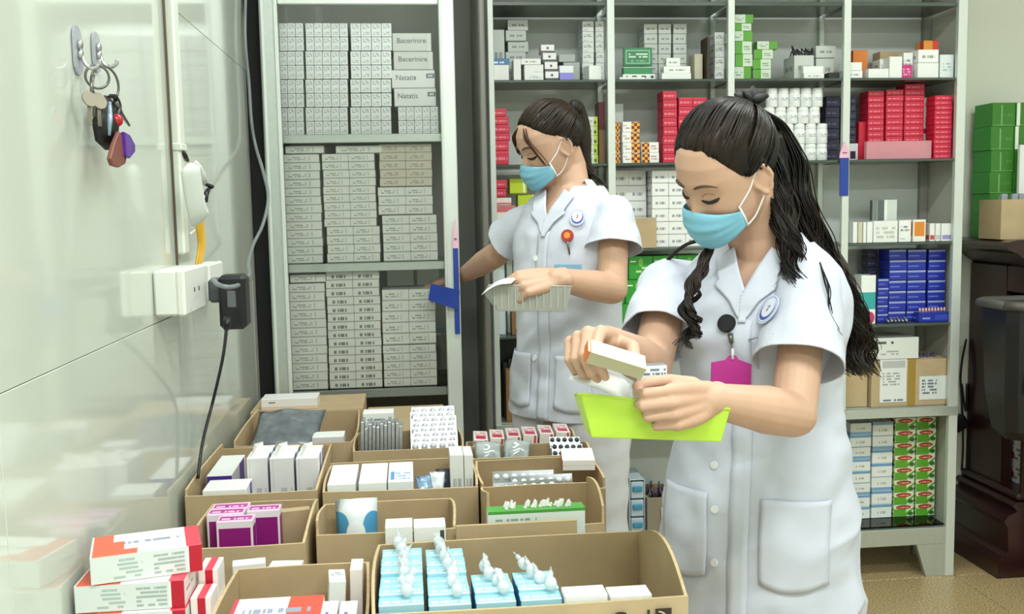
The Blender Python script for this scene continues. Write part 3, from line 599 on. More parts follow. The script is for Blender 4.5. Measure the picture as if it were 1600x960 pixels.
# fourth shelf last bay: blue cartons
for c, (a, b) in enumerate(((1389, 1416), (1418, 1447), (1450, 1477))):
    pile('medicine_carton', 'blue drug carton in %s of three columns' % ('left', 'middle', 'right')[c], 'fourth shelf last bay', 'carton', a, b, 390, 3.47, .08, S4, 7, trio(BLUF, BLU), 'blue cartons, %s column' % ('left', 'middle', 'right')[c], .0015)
pile('medicine_carton', 'blue drug carton in the short near column', 'left of fourth shelf last bay', 'carton', 1371, 1388, 436, 3.46, .05, S4, 5, trio(BLUF, BLU), 'blue cartons, short column', .001)
pile('medicine_carton', 'dark blue carton in tall column by nurse hair', 'fourth shelf last bay', 'carton', 1355, 1370, 390, 3.55, .05, S4, 8, trio(NAVY), 'dark blue cartons', .001)
sbox('white carton with teal band standing by nurse hair', 1346, 1369, 430, 3.43, S4, TEAL, .06)
e = sbox('open blue tray of pink topped ampoules at shelf edge', 1436, 1486, 488, 3.425, S4, pmat('blue_tray_face', '#2334a0', [('t', .1, .3, .45, .6, '#8fa0de', 1, 6), ('r', .5, .2, .95, .75, '#3a4cb8')]), .04)
a = at(1440, 488, Y=3.425)
bm = bmesh.new(); lathe(bm, [(.0035, 0), (.0045, .008), (.003, .014), (.001, .016)], 8); am = mesh(bm, 'ampoule', mat('pink_ampoule', '#e8b7a4', .3), smooth=True)
for k in range(9): obj('ampoule', am, None, (a.x+.004+k*.0118, 3.445, (a.z+at(1480, 488, Y=3.40).z)/2-.002), label='pink topped ampoule standing in the blue tray, %s from left' % ('first', 'second', 'third', 'fourth', 'fifth', 'sixth', 'seventh', 'eighth', 'ninth')[k], cat='ampoule', group='ampoules in the blue tray')
bm = bmesh.new(); a = at(1420, 506, Y=3.42)
for k in range(6): tube(bm, [(a.x-.075+k*.014, 3.424, S4+.006), (a.x-.072+k*.014, 3.45, S4+.014+.006*(k % 2))], .004, 6)
obj('foil_scraps', mesh(bm, 'foil_scraps', mat('crumpled_foil', '#a8a49a', .3, .6), smooth=True), label='scraps of silver foil lying before the blue cartons', cat='foil', kind='stuff')
# ---- shelf five (on the rail) and bottom compartment
def labelled(o, name, x0, x1, y, z0, z1, m):
    w_, h_ = x1-x0, z1-z0
    return obj(name, carton_me(w_, .0016, h_, trio(m)), o, ((x0+x1)/2, y, z0))
b5 = face_box('cardboard_carton', 'brown cardboard carton with barcode sheet and white label on rail shelf, last bay', 'carton', 1362, 1487, 562, 3.43, .2, S5, trio(CARD))
a = at(1362, 600, Y=3.43); cx = (a.x+at(1487, 600, Y=3.43).x)/2
def lx(p): return at(p, 600, Y=3.43).x-cx
def lz(p): return at(1420, p, Y=3.43).z-S5
labelled(b5, 'shipping_sheet', lx(1375), lx(1417), -.1015, lz(628), lz(561), pmat('shipping_sheet_face', '#e4e7e6', [('c', .08, .80, .95, .97, '#7f8488', 40, .5), ('t', .1, .40, .75, .72, '#a3a8aa', 5, 7), ('t', .1, .03, .9, .1, '#70757a', 1, 5)]))
labelled(b5, 'address_label', lx(1437), lx(1482), -.1015, lz(626), lz(589), pmat('address_label_face', '#dfe4e4', [('t', .08, .25, .6, .9, '#6f7c86', 5, 6)]))
obj('tape', box_me('tape', lx(1419), lx(1431), -.1012, -.1, .002, lz(562)-.002, mat('yellow_brown_tape', '#a3853a', .3), 0), b5)
sbox('brown cardboard carton at left of rail shelf, last bay, behind hair', 1322, 1356, 586, 3.45, S5, CARD, .18, name='cardboard_carton')
c_ = face_box('white_parcel', 'large white parcel box with grey print resting on the cardboard carton, rail shelf', 'parcel', 1357, 1436, 528, 3.435, .16, at(1420, 561, Y=3.43).z, (pmat('parcel_face', '#dfe3df', [('t', .05, .72, .5, .92, '#5a5f60', 1, 6), ('t', .25, .2, .6, .45, '#a9aeae', 2, 6)]), mat('parcel_side', '#c3c9c4', .5), WHITE))
bm = bmesh.new(); a = at(1425, 562, Y=3.5)
for k in range(9): tube(bm, spline([(a.x+k*.008, 3.46, a.z+.003), (a.x+k*.01+.01, 3.5, a.z+.012+.012*random.random()), (a.x+k*.008+.02, 3.55, a.z+.003)], 3), .004, 5, 0, True, .4)
obj('wrapped_strips', mesh(bm, 'wrapped_strips', mat('violet_grey_foil', '#7d7796', .3, .3), smooth=True), label='violet grey foil strips sticking out behind the white parcel', cat='strips', kind='stuff')
sbox('orange and white carton at bottom left of last bay rail shelf', 1288, 1296, 598, 3.46, S5, pmat('orange_foot_face', '#eceae2', [('r', 0, 0, 1, .4, '#d98a28'), ('e', .2, .5, .8, .8, '#c8743a')]), .06)
# first bay, rail shelf: dark tray, brown carton
k1 = face_box('dark_crate', 'black plastic crate at left end of rail shelf, first bay', 'crate', 778, 812, 530, 3.535, .08, S5, trio(mat('black_crate', '#2b2c2b', .6)))
sbox('brown carton standing before the black crate, first bay', 790, 814, 578, 3.44, S5, mat('red_brown_card', '#8d6540', .7), .05, name='cardboard_carton')
for k in range(3): sbox('dark pouch behind brown carton, %s, first bay' % ('left', 'middle', 'right')[k], 786+k*8, 793+k*8, 566-6*k, 3.50, S5, mat('dark_pouch', '#3a3b3a', .4), .02)
sbox('thin brown carton beside the white one, first bay fourth shelf', 799, 806, 487, 3.44, S4, mat('red_brown_card', '#8d6540', .7), .05)
# bottom compartment, last bay: banded cartons and green/red cartons
YBm = 3.50
def zz(p): return at(1390, p, Y=YBm).z
ys = [806, 782, 762, 742, 722, 700, 680, 655]
def col(desc, a, b, n, mats, top, grp, jx=.0):
    x0, x1 = at(a, 750, Y=YBm).x, at(b, 750, Y=YBm).x; h = (zz(top)-S6)/n
    for r in range(n):
        carton('medicine_carton', '%s, %s, bottom compartment of last bay' % (desc, level(r, n)), 'carton', ((x0+x1)/2+random.uniform(-jx, jx), YBm+.06, S6+h*r), (x1-x0-.001, .1, h-.001), trio(mats[r % len(mats)]), 0, grp)
col('white carton with blue band in left column', 1329, 1362, 8, [BAND2, BAND2, BAND, BAND2, BAND2, BAND, BAND2, BAND], 660, 'blue banded cartons, left column', .001)
col('white carton with blue band in right column', 1364, 1396, 7, [BAND2, BAND2, BAND, BAND2, BAND2, BAND, BAND2], 660, 'blue banded cartons, right column', .001)
col('red oval green carton in left column', 1399, 1431, 8, [FERT], 655, 'red oval cartons, left column', .0015)
col('red oval green carton in right column', 1433, 1463, 8, [FERT], 655, 'red oval cartons, right column', .0015)
# bottom compartment between the nurses: drawer unit, crate of strips
a = at(983, 750, Y=3.44); b = at(1008, 750, Y=3.44)
du = empty('drawer_unit', ((a.x+b.x)/2, 3.52, S6), 'pale plastic drawer unit with blue handles in bottom compartment between nurses', 'drawers')
hw = (b.x-a.x)/2; H = a.z-S6
obj('casing', boxes_me('casing', [(-hw, -hw+.004, -.08, .08, 0, H), (hw-.004, hw, -.08, .08, 0, H), (-hw, hw, -.08, .08, H-.004, H), (-hw, hw, .075, .08, 0, H), (-hw, hw, -.08, .08, 0, .005)], mat('pale_blue_plastic', '#c5d3da', .4)), du)
for k in range(3):
    d = obj('drawer', box_me('drawer', -hw+.006, hw-.006, -.082, .07, .01+k*(H-.014)/3, (k+1)*(H-.014)/3+.004, mat('milky_drawer', '#b9cad4', .35), .003), du)
    obj('handle', box_me('handle', -hw*.6, hw*.6, -.090, -.081, (k+.55)*(H-.014)/3, (k+.85)*(H-.014)/3, mat('cyan_handle', '#3f93bd', .4), .003), d)
sbox('pale blue banded carton stack at far left of bottom compartment, third bay', 1296, 1316, 700, 3.5, S6, BAND, .1)

def open_carton(name, label, x0, x1, y0, y1, z0, z1, th=.0045, rim=None, cat='carton', rz=0, m_out=None, group=None, profs=None):
    """open-topped cardboard box: front, back and side panels plus a bottom; profs[k](t) shapes the cut rim"""
    cx, cy = (x0+x1)/2, (y0+y1)/2; e = empty(name, (cx, cy, z0), label, cat, group, rz)
    hx, hy, h = (x1-x0)/2, (y1-y0)/2, z1-z0; profs = profs or {}
    def panel(nm, p, q, nrm, f):
        bm = bmesh.new(); p, q, nrm = Vector(p), Vector(q), Vector(nrm); N = 10; cols = []
        for i in range(N+1):
            t = i/N; b = p.lerp(q, t); hh = h + (f(t) if f else 0); bow = nrm*(.004*math.sin(math.pi*t))
            o1 = [b, b+bow*.5+Vector((0, 0, hh*.6)), b+bow+Vector((0, 0, hh))]; cols.append(([bm.verts.new(v) for v in o1], [bm.verts.new(v - nrm*th) for v in o1]))
        for i in range(N):
            A, B = cols[i], cols[i+1]
            for k in range(2):
                bm.faces.new((A[0][k], B[0][k], B[0][k+1], A[0][k+1])).material_index = 0
                bm.faces.new((B[1][k], A[1][k], A[1][k+1], B[1][k+1])).material_index = 1
            bm.faces.new((A[0][2], B[0][2], B[1][2], A[1][2])).material_index = 2
            bm.faces.new((B[0][0], A[0][0], A[1][0], B[1][0])).material_index = 2
        for c, fl in ((cols[0], 0), (cols[-1], 1)):
            for k in range(2):
                q4 = (c[0][k], c[0][k+1], c[1][k+1], c[1][k]); bm.faces.new(q4 if fl == 0 else q4[::-1]).material_index = 2
        bmesh.ops.recalc_face_normals(bm, faces=bm.faces)
        return obj(nm, mesh(bm, nm, m_out or CARD, CARDIN, CARDRIM), e)
    panel('front_panel', (-hx, -hy, 0), (hx, -hy, 0), (0, -1, 0), profs.get('f'))
    panel('back_panel', (hx, hy, 0), (-hx, hy, 0), (0, 1, 0), profs.get('b'))
    panel('side_panel', (-hx, hy-th, 0), (-hx, -hy+th, 0), (-1, 0, 0), profs.get('l'))
    panel('side_panel', (hx, -hy+th, 0), (hx, hy-th, 0), (1, 0, 0), profs.get('r'))
    obj('bottom_panel', box_me('bottom_panel', -hx+th, hx-th, -hy+th, hy-th, 0, .005, CARDIN, 0), e)
    return e
a = at(1012, 775, Y=3.42); b = at(1056, 775, Y=3.42)
oc = open_carton('open_carton', 'open dark carton of foil strips in bottom compartment behind front nurse', a.x, b.x, 3.425, 3.60, S6, a.z-.01, .004, m_out=mat('grey_brown_card', '#8f8676', .8))
bm = bmesh.new()
for k in range(26):
    x = a.x+.012+random.random()*(b.x-a.x-.024); y = 3.44+random.random()*.13; z = a.z-.03
    tube(bm, [(x, y, z), (x+random.uniform(-.008, .008), y+random.uniform(-.006, .006), z+random.uniform(.02, .05))], .0035, 5)
obj('foil_strips', mesh(bm, 'foil_strips', mat('dark_violet_foil', '#54495a', .35, .4), smooth=True), label='dark violet foil strips crowding the open carton in bottom compartment', cat='foil strips', kind='stuff')
oc2 = [o for o in oc.children if o.name.startswith('front_panel')][0]
labelled(oc2, 'sheet', -(b.x-a.x)*.02, (b.x-a.x)*.42, -.0935, .03, (a.z-S6)*.72, pmat('grey_sheet_face', '#d8dbd8', [('t', .15, .15, .85, .85, '#7e8484', 6, 4)]))

# ================================================================== DARK WOODEN CABINET (right) AND ITS LOAD
WOOD = mat('dark_mahogany', '#34191a', .28, noise_amt=.35, nscale=6, coat=.2)
O = Vector((2.45, 3.55, 0))
wd = empty('dark_wood_cabinet', O, 'dark mahogany cabinet with moulded base and overhanging rounded top at right edge', 'cabinet')
def wpart(nm, b, bev=.004, m=WOOD): return obj(nm, box_me(nm, b[0]-O.x, b[1]-O.x, b[2]-O.y, b[3]-O.y, b[4], b[5], m, bev), wd)
XF = 2.225
bm = bmesh.new(); zt = at(1530, 372, Y=3.6).z
prof = [(2.72, zt), (2.17, zt), (2.135, zt-.008), (2.125, zt-.022), (2.135, zt-.036), (2.17, zt-.05), (2.215, zt-.085), (2.235, zt-.10), (2.72, zt-.10)]
A = [bm.verts.new((x-O.x, 3.345-O.y, z)) for x, z in prof]; B = [bm.verts.new((x-O.x, 3.735-O.y, z)) for x, z in prof]
bm.faces.new(A); bm.faces.new(B[::-1])
for i in range(len(prof)): bm.faces.new((A[i], B[i], B[(i+1) % len(prof)], A[(i+1) % len(prof)]))
bmesh.ops.recalc_face_normals(bm, faces=bm.faces); obj('top', mesh(bm, 'top', WOOD), wd)
wpart('stile', (XF, XF+.05, 3.50, 3.735, .30, zt-.10)); wpart('stile', (XF, XF+.05, 3.36, 3.38, .30, zt-.10))
wpart('rail', (XF+.005, XF+.045, 3.38, 3.50, zt-.20, zt-.10)); wpart('back_panel', (2.66, 2.72, 3.36, 3.735, .1, zt-.10))
wpart('end_panel', (XF+.05, 2.66, 3.36, 3.375, .316, zt-.10)); wpart('end_panel', (XF+.05, 2.66, 3.70, 3.735, .30, zt-.10))
wpart('bottom_board', (XF-.02, 2.66, 3.35, 3.735, .285, .315), .01)
wpart('shelf_board', (XF+.05, 2.66, 3.376, 3.70, .68, .70))
bm = bmesh.new()
prof = [(2.7, .285), (2.195, .285), (2.183, .272), (2.195, .258), (2.200, .25), (2.165, .235), (2.150, .215), (2.165, .195), (2.170, .10), (2.145, .085), (2.130, .06), (2.130, 0), (2.7, 0)]
A = [bm.verts.new((x-O.x, 3.345-O.y, z)) for x, z in prof]; B = [bm.verts.new((x-O.x, 3.735-O.y, z)) for x, z in prof]
bm.faces.new(A); bm.faces.new(B[::-1])
for i in range(len(prof)): bm.faces.new((A[i], B[i], B[(i+1) % len(prof)], A[(i+1) % len(prof)]))
bmesh.ops.recalc_face_normals(bm, faces=bm.faces); obj('moulded_base', mesh(bm, 'moulded_base', WOOD), wd)
GCF = pmat('green_stack_face', '#3f7f2c', [('r', 0, .0, 1, .05, '#6ea05a'), ('r', .38, 0, .44, .9, '#7fb06a'), ('t', .5, .4, .9, .6, '#568f45', 1, 4)])
GCW = pmat('green_stack_face_white_seam', '#43802e', [('r', 0, .0, 1, .05, '#6ea05a'), ('r', .02, 0, .16, 1, '#e9ece4')])
ys = [160, 197, 234, 268, 302, 335, 367]
Yg = 3.58
for r in range(6):
    zb_ = at(1570, ys[6-r], Y=Yg).z if r else zt; zt_ = at(1570, ys[5-r], Y=Yg).z
    for c, (a, b) in enumerate(((1547, 1583), (1584, 1622))):
        xa, xb = at(a, 250, Y=Yg).x, at(b, 250, Y=Yg).x
        carton('green_carton', 'dark green carton on wooden cabinet, %s row, %s' % (('bottom', 'second', 'third', 'fourth', 'fifth', 'top')[r], ('left', 'right at photo edge')[c]), 'carton', ((xa+xb)/2+.004*(r % 2), Yg+.06, zb_), (xb-xa-.002, .12, zt_-zb_-.001), trio(GCW if c and r > 3 else GCF, GRN), 0, 'green cartons on the wooden cabinet')
a = at(1565, 312, Y=3.42); xb = at(1650, 312, Y=3.42).x
open_carton('open_carton', 'open brown carton of silver packs on wooden cabinet beside green stack', a.x, xb, 3.42, 3.56, zt, a.z)
for k in range(4):
    o = obj('silver_pack', box_me('silver_pack', -.012, .012, -.012, .012, 0, .16, mat('blue_grey_foil', '#a9b2c0', .25, .4), .005), None, (a.x+.035+k*.034, 3.47, zt+.006), label='silver grey pack standing in open carton on wooden cabinet, %s' % ('leftmost', 'second', 'third', 'last')[k], cat='pack', group='silver packs in the open carton'); o.rotation_euler = (0, (.03, .08, .03, -.02)[k], 0)
c3 = sbox('upright white carton behind the silver packs, photo right edge', 1594, 1616, 226, 3.53, zt+.006, WHITE, .015)
# boxes inside the wooden cabinet
zb = .316
for k in range(4):
    carton('medicine_carton', 'white and grey carton inside wooden cabinet, %s in the stack' % level(k, 4), 'carton', (2.335, 3.47, zb+k*.075), (.1, .16, .074), trio(pmat('cabinet_carton_face', '#cfcfd0', [('t', .1, .2, .9, .9, '#7c7c80', 3, 5), ('e', .05, .2, .3, .6, '#b02a3a')])), 0, 'white cartons inside the wooden cabinet')
# black trolley basket at the right edge
e = empty('black_trolley', (2.16, 3.20, 0), 'black plastic trolley basket with grey rim and white label at right photo edge', 'trolley')
bm = bmesh.new()
ring = []
for zz_, g in ((1.03, 0), (.98, .0), (.72, .012), (.60, .03), (.565, .06)):
    x0, x1, y0, y1 = -.165+g, .30-g, -.10+g, .10-g
    ring.append([bm.verts.new((x, y, zz_)) for x, y in ((x0+.03, y0), (x1-.03, y0), (x1, y0+.03), (x1, y1-.03), (x1-.03, y1), (x0+.03, y1), (x0, y1-.03), (x0, y0+.03))])
for i in range(4):
    for k in range(8): bm.faces.new((ring[i][k], ring[i+1][k], ring[i+1][(k+1) % 8], ring[i][(k+1) % 8]))
bm.faces.new(ring[-1]); bmesh.ops.recalc_face_normals(bm, faces=bm.faces)
obj('basket', mesh(bm, 'basket', BLACK), e)
bm = bmesh.new(); rp = [(-.172, -.075, 1.04), (-.14, -.108, 1.04), (.27, -.108, 1.04), (.307, -.07, 1.04), (.307, .07, 1.04), (.27, .108, 1.04), (-.14, .108, 1.04), (-.172, .075, 1.04), (-.172, -.075, 1.04)]
tube(bm, rp, .016, 8); obj('rim', mesh(bm, 'rim', mat('grey_rubber', '#55534f', .5), smooth=True), e)
obj('label_sheet', box_me('label_sheet', -.105, .0, -.1025, -.1005, .735, .80, pmat('trolley_label', '#d5d9dc', [('t', .1, .2, .9, .8, '#555', 3, 4)]), 0), e)
bm = bmesh.new(); bbox(bm, .16, .2, -.02, .02, .04, .57, 0, .004); bbox(bm, .02, .34, -.06, .06, 0, .04, 0, .01); obj('stand', mesh(bm, 'stand', BLACK), e)
# cables by the cabinet
for nm, lab, pts, m in (('cable', 'thin black cable hanging down the wall beside wooden cabinet', [(1510, 530), (1504, 560), (1501, 590), (1503, 625), (1505, 690), (1503, 735)], BLACK), ('cable', 'thin dark cable drooping from the shelving post to wooden cabinet', [(1503, 600), (1507, 632), (1510, 640), (1511, 600)], BLACK)):
    obj(nm, tube_me(nm, spline([at(x, y, Y=3.73) for x, y in pts]), .004, m), label=lab, cat='cable')
e = obj('power_plug', box_me('power_plug', -.014, .05, -.02, .02, -.03, .03, BLACK, .01), None, at(1492, 665, Y=3.715), label='black plug with a red lamp low on wall beside shelving', cat='plug'); e.rotation_euler = (0, -.5, 0)
obj('lamp', box_me('lamp', -.022, -.012, -.012, .0, .0, .014, mat('red_indicator', '#d63a2a', .4), .003), e)

# ================================================================== THINGS ON THE LEFT TILED WALL
def onwall(px, py, off=0.): p = at(px, py, X=-.45); p.x += off; return p
a = onwall(271, 0); Yc = onwall(268, 200).y
t = empty('cable_trunking', (-.45, Yc, 1.5), 'white plastic cable trunking running down tiled wall to the sockets', 'trunking')
zb_ = onwall(285, 412).z; zj = at(275, 228, X=-.435).z
TR = mat('white_trunking', '#dfe3d8', .35)
obj('trunking_body', box_me('trunking_body', .001, .020, -.022, .022, zj-1.5, 2.79-1.5, TR, .004), t)
obj('trunking_body', box_me('trunking_body', .001, .018, -.02, .022, zb_-1.5+.02, zj-1.5-.002, TR, .004), t)
obj('joint_cover', box_me('joint_cover', .001, .0225, -.024, .024, zj-1.5-.008, zj-1.5+.006, TR, .002), t)
bm = bmesh.new(); tube(bm, [(-.446, Yc-.030, zb_), (-.446, Yc-.030, 2.79)], .0025, 8)
obj('cable', mesh(bm, 'cable', mat('dark_brown_cable', '#6b5a50', .5), smooth=True), label='thin dark cable fixed along the left of white trunking', cat='cable')
# yellow wire bundle
bm = bmesh.new()
for k in range(5):
    p = [onwall(287+k*1.5, 322, .020+.003*k), onwall(282+k*3, 350, .03), onwall(284+k*2.4, 385, .033), onwall(281+k*2.2, 418, .03)]
    tube(bm, spline(p, 5), .0022, 6)
obj('yellow_wires', mesh(bm, 'yellow_wires', mat('yellow_wire', '#d2a21c', .4), smooth=True), label='yellow wire bundle hanging from trunking above white socket box', cat='wires')
# socket boxes
def wallbox(nm, lab, px0, px1, py0, py1, dep):
    A = at(px0, py1, X=-.45+dep); Bp = at(px1, py0, X=-.45+dep)
    e = empty(nm, (-.45, (A.y+Bp.y)/2, A.z), lab, 'socket'); hy = (Bp.y-A.y)/2; h = Bp.z-A.z
    obj('back_box', box_me('back_box', .0005, dep*.72, -hy, hy, 0, h, PLASTW, .004), e)
    f = obj('face_plate', box_me('face_plate', dep*.72, dep, -hy-.001, hy+.001, -.001, h+.001, PLASTW, .004), e)
    for s in (-.2, .2): obj('socket_hole', box_me('socket_hole', dep-.002, dep+.0006, s*hy-.003, s*hy+.003, h*.45, h*.55, BLACK, 0), f)
    return e
s1 = wallbox('wall_socket', 'white surface mounted socket box on tiled wall with charger plugged in', 291, 322, 413, 494, .055)
s2 = wallbox('wall_socket', 'second white socket box on tiled wall, right of the charger socket', 330, 348, 408, 470, .040)
# charger
P = at(330, 455, X=-.395); ch = empty('charger', P, 'black power adapter with grey plug in white wall socket', 'charger')
obj('plug', box_me('plug', -.002, .045, -.025, .03, -.022, .026, mat('grey_plug', '#5d6569', .45), .006), ch)
Q = at(366, 462, X=-.345)-P
bm = bmesh.new(); bbox(bm, Q.x-.026, Q.x+.026, Q.y-.03, Q.y+.034, Q.z-.065, Q.z+.042, 0, .008); obj('adapter_body', mesh(bm, 'adapter_body', BLACK), ch)
obj('rating_label', box_me('rating_label', Q.x-.008, Q.x+.008, Q.y-.0312, Q.y-.0296, Q.z-.02, Q.z+.012, mat('grey_print', '#6f7276', .5), 0), ch)
bm = bmesh.new(); pts = spline([at(355, 497, X=-.345)-P, at(354, 512, X=-.345)-P, at(348, 560, X=-.375)-P, at(334, 622, X=-.41)-P, at(317, 690, X=-.425)-P, at(309, 748, X=-.43)-P], 8)
tube(bm, pts, [.007]*9+[.0033]*(len(pts)-9), 8); obj('cord', mesh(bm, 'cord', BLACK, smooth=True), ch)
# grey cable from above looping round the plug
pp = [(384, -20, .012), (383, 60, .012), (389, 130, .014), (393, 190, .016), (400, 230, .025), (413, 275, .062), (419, 310, .078), (411, 350, .066), (396, 382, .045), (388, 410, .06), (389, 430, .085), (376, 444, .115), (358, 449, .122), (341, 445, .10), (333, 437, .07)]
obj('grey_cable', tube_me('grey_cable', spline([at(x, y, X=-.45+o) for x, y, o in pp], 8), .0045, mat('grey_cable_sheath', '#7e8688', .4)), label='grey cable hanging down the wall and looping round the black adapter', cat='cable')
# mask-like white strap with black clip hanging by the trunking
P = onwall(304, 262, .02); hs = empty('hanging_strap', P, 'white strap with black clips hanging on wall right of trunking', 'strap')
def hv(px, py, o=.02): return at(px, py, X=-.45+o)-P
obj('strap_band', tube_me('strap_band', [hv(304, 254), hv(310, 264), hv(316, 276), hv(321, 287)], [.006, .009, .009, .006], mat('white_strap', '#eef0ec', .5), 8, .3), hs)
obj('clip', tube_me('clip', [hv(286, 238), hv(289, 244), hv(293, 251)], [.004, .006, .004], BLACK, 6), hs)
obj('clip', tube_me('clip', [hv(322, 288), hv(331, 292), hv(325, 297), hv(322, 304), hv(322, 316)], [.004, .006, .005, .006, .004], BLACK, 6), hs)
obj('pouch', tube_me('pouch', spline([hv(296, 256, .05), hv(301, 290, .05), hv(308, 330, .05), hv(315, 345, .05)], 4), [.006]+[.022]*11+[.006], mat('white_mesh_pouch', '#d9dfd8', .6), 8, .35), hs)
obj('tail', tube_me('tail', spline([hv(318, 305), hv(318, 330), hv(314, 352), hv(297, 366)], 4), .003, mat('white_strap', '#eef0ec', .5), 6), hs)
# self-adhesive hooks and key bunch
CLR = mat('clear_acrylic', '#b9bcc6', .15, alpha=.75); CHR = mat('chrome', '#c9cacc', .15, .9)
def hook(lab, px, y0, y1, wpx):
    A = onwall(px, y0); Bq = onwall(px+2, y1); Ym = A.y; sc = (640-px)/.45
    e = empty('wall_hook', (-.45, Ym, Bq.z), lab, 'hook', 'adhesive hooks'); h = A.z-Bq.z; hw = .017
    bm = bmesh.new(); pr = [(hw*math.cos(a)*1., h-hw+hw*math.sin(a)) for a in np.linspace(0, math.pi, 8)] + [(-hw*math.cos(a), hw-hw*math.sin(a)) for a in np.linspace(0, math.pi, 8)]
    f0 = [bm.verts.new((.001, y, z)) for y, z in pr]; f1 = [bm.verts.new((.004, y, z)) for y, z in pr]; n = len(pr)
    bm.faces.new(f0[::-1]); bm.faces.new(f1)
    for i in range(n): bm.faces.new((f0[i], f0[(i+1) % n], f1[(i+1) % n], f1[i]))
    bmesh.ops.recalc_face_normals(bm, faces=bm.faces); obj('adhesive_plate', mesh(bm, 'adhesive_plate', CLR), e)
    obj('metal_hook', tube_me('metal_hook', spline([(.006, 0, h*.62), (.008, 0, h*.4), (.012, 0, h*.22), (.022, 0, h*.14), (.030, 0, h*.22), (.031, 0, h*.32)], 5), .0028, CHR, 8), e)
    bm = bmesh.new(); lathe(bm, [(.007, 0), (.007, .004), (.003, .006)], 12)
    for z in (.62, .42):
        o = obj('hook_stud', mesh(bm.copy(), 'hook_stud', CHR, smooth=True), e, (.004, 0, h*z)); o.rotation_euler = (0, R(90), 0)
    return e
hook('clear adhesive hook on tiled wall, left of the two, empty', 116, 40, 117, 12)
hk = hook('clear adhesive hook on tiled wall, right of the two, holding keys', 146, 50, 113, 12)
Yk = onwall(146, 105).y; XK = -.425
KP = at(152, 108, X=XK); kb = empty('key_bunch', KP, 'bunch of keys with black fob, red bead and purple tag on wall hook', 'keys')
def kv(px, py, x=0.): return at(px, py, X=XK+x)-KP
def ring_me(c, r, th, m, tilt=0.):
    pts = [(c.x+math.sin(a)*r*math.sin(tilt), c.y+math.sin(a)*r*math.cos(tilt), c.z+math.cos(a)*r) for a in np.linspace(0, 2*math.pi, 25)]
    return tube_me('key_ring', pts, th, m, 6)
GUN = mat('gunmetal', '#6b6a64', .3, .7); BRS = mat('dull_nickel', '#8a8374', .4, .5)
obj('key_ring', ring_me(kv(164, 132), .026, .0018, GUN, .5), kb)
obj('key_ring', ring_me(kv(152, 120), .016, .0018, GUN, 1.0), kb)
obj('chain', tube_me('chain', [kv(146, 118), kv(143, 130), kv(143, 145), kv(147, 168), kv(147, 182)], .0025, GUN, 6), kb)
for px, py, rr in ((139, 155, .011), (154, 158, .012)):
    bm = bmesh.new(); lathe(bm, [(.001, 0), (rr, 0), (rr, .002), (.001, .002)], 18); o = obj('key', mesh(bm, 'key', BRS), kb, kv(px, py)); o.rotation_euler = (0, R(75), R(-35))
    obj('key_blade', box_me('key_blade', -.001, .001, -.003, .003, -.035, -.008, BRS, .0005), o).rotation_euler = (0, R(-75), 0)
obj('key', tube_me('key', [kv(180, 160, .01), kv(190, 178, .01), kv(202, 196, .01)], [.005, .003, .002], GUN, 6), kb)
bm = bmesh.new(); pts = [kv(168, 152), kv(166, 170), kv(164, 195), kv(167, 215), kv(171, 232)]; tube(bm, pts, [.006, .016, .020, .018, .007], 10, 0, True, .5)
fb = obj('key_fob', mesh(bm, 'key_fob', BLACK, smooth=True), kb)
obj('fob_trim', tube_me('fob_trim', [kv(172, 160, .012), kv(172, 185, .014), kv(171, 212, .012)], [.002, .004, .002], mat('fob_silver_blue', '#9fb4c9', .25, .5), 6), fb)
obj('strap_loop', tube_me('strap_loop', spline([kv(171, 150, .01), kv(180, 152, .012), kv(186, 166, .012), (kv(183, 182, .012)), kv(181, 205, .01)], 5), .004, BLACK, 6, .5), kb)
bm = bmesh.new(); bmesh.ops.create_uvsphere(bm, u_segments=12, v_segments=8, radius=.0095); obj('bead', mesh(bm, 'bead', mat('red_bead', '#b3202c', .2), smooth=True), kb, kv(182, 188, .012))
def tag_me(nm, pts, th, m):
    bm = bmesh.new(); f0 = [bm.verts.new(p) for p in pts]; f1 = [bm.verts.new(p+Vector((th, 0, 0))) for p in pts]; n = len(pts)
    bm.faces.new(f0); bm.faces.new(f1[::-1])
    for i in range(n): bm.faces.new((f0[i], f1[i], f1[(i+1) % n], f0[(i+1) % n]))
    bmesh.ops.recalc_face_normals(bm, faces=bm.faces); bmesh.ops.bevel(bm, geom=bm.edges[:], offset=.0012, segments=1, affect='EDGES'); return mesh(bm, nm, m)
obj('leather_tag', tag_me('leather_tag', [kv(*p, .012) for p in ((180, 205), (189, 218), (193, 240), (190, 256), (180, 262), (170, 259), (166, 248), (172, 225))], .006, mat('brown_leather', '#7d4a3e', .5)), kb)
obj('purple_tag', tag_me('purple_tag', [kv(*p, .016) for p in ((188, 206), (196, 211), (204, 226), (204, 238), (196, 248), (191, 244))], .007, mat('purple_resin', '#5b2a98', .25)), kb)
# ================================================================== TABLES AND OPEN CARTONS
TT = .66
WT = mat('pale_laminate', '#cfcabb', .4)
def table(lab, x0, x1, y0, y1, h):
    e = empty('table', ((x0+x1)/2, (y0+y1)/2, 0), lab, 'table'); hx, hy = (x1-x0)/2, (y1-y0)/2
    obj('tabletop', box_me('tabletop', -hx, hx, -hy, hy, h-.03, h, WT, .004), e)
    for sx in (-1, 1):
        for sy in (-1, 1):
            obj('leg', box_me('leg', sx*(hx-.03)-.02, sx*(hx-.03)+.02, sy*(hy-.03)-.02, sy*(hy-.03)+.02, 0, h-.03, STEEL, .002), e)
table('pale laminate table in front, loaded with open cartons', -.446, .40, .95, 2.06, TT)
table('pale laminate table at back, under the blister cartons', -.446, .24, 2.065, 2.93, TT)
FZ = TT+.005+.0005   # inside floor of the cartons
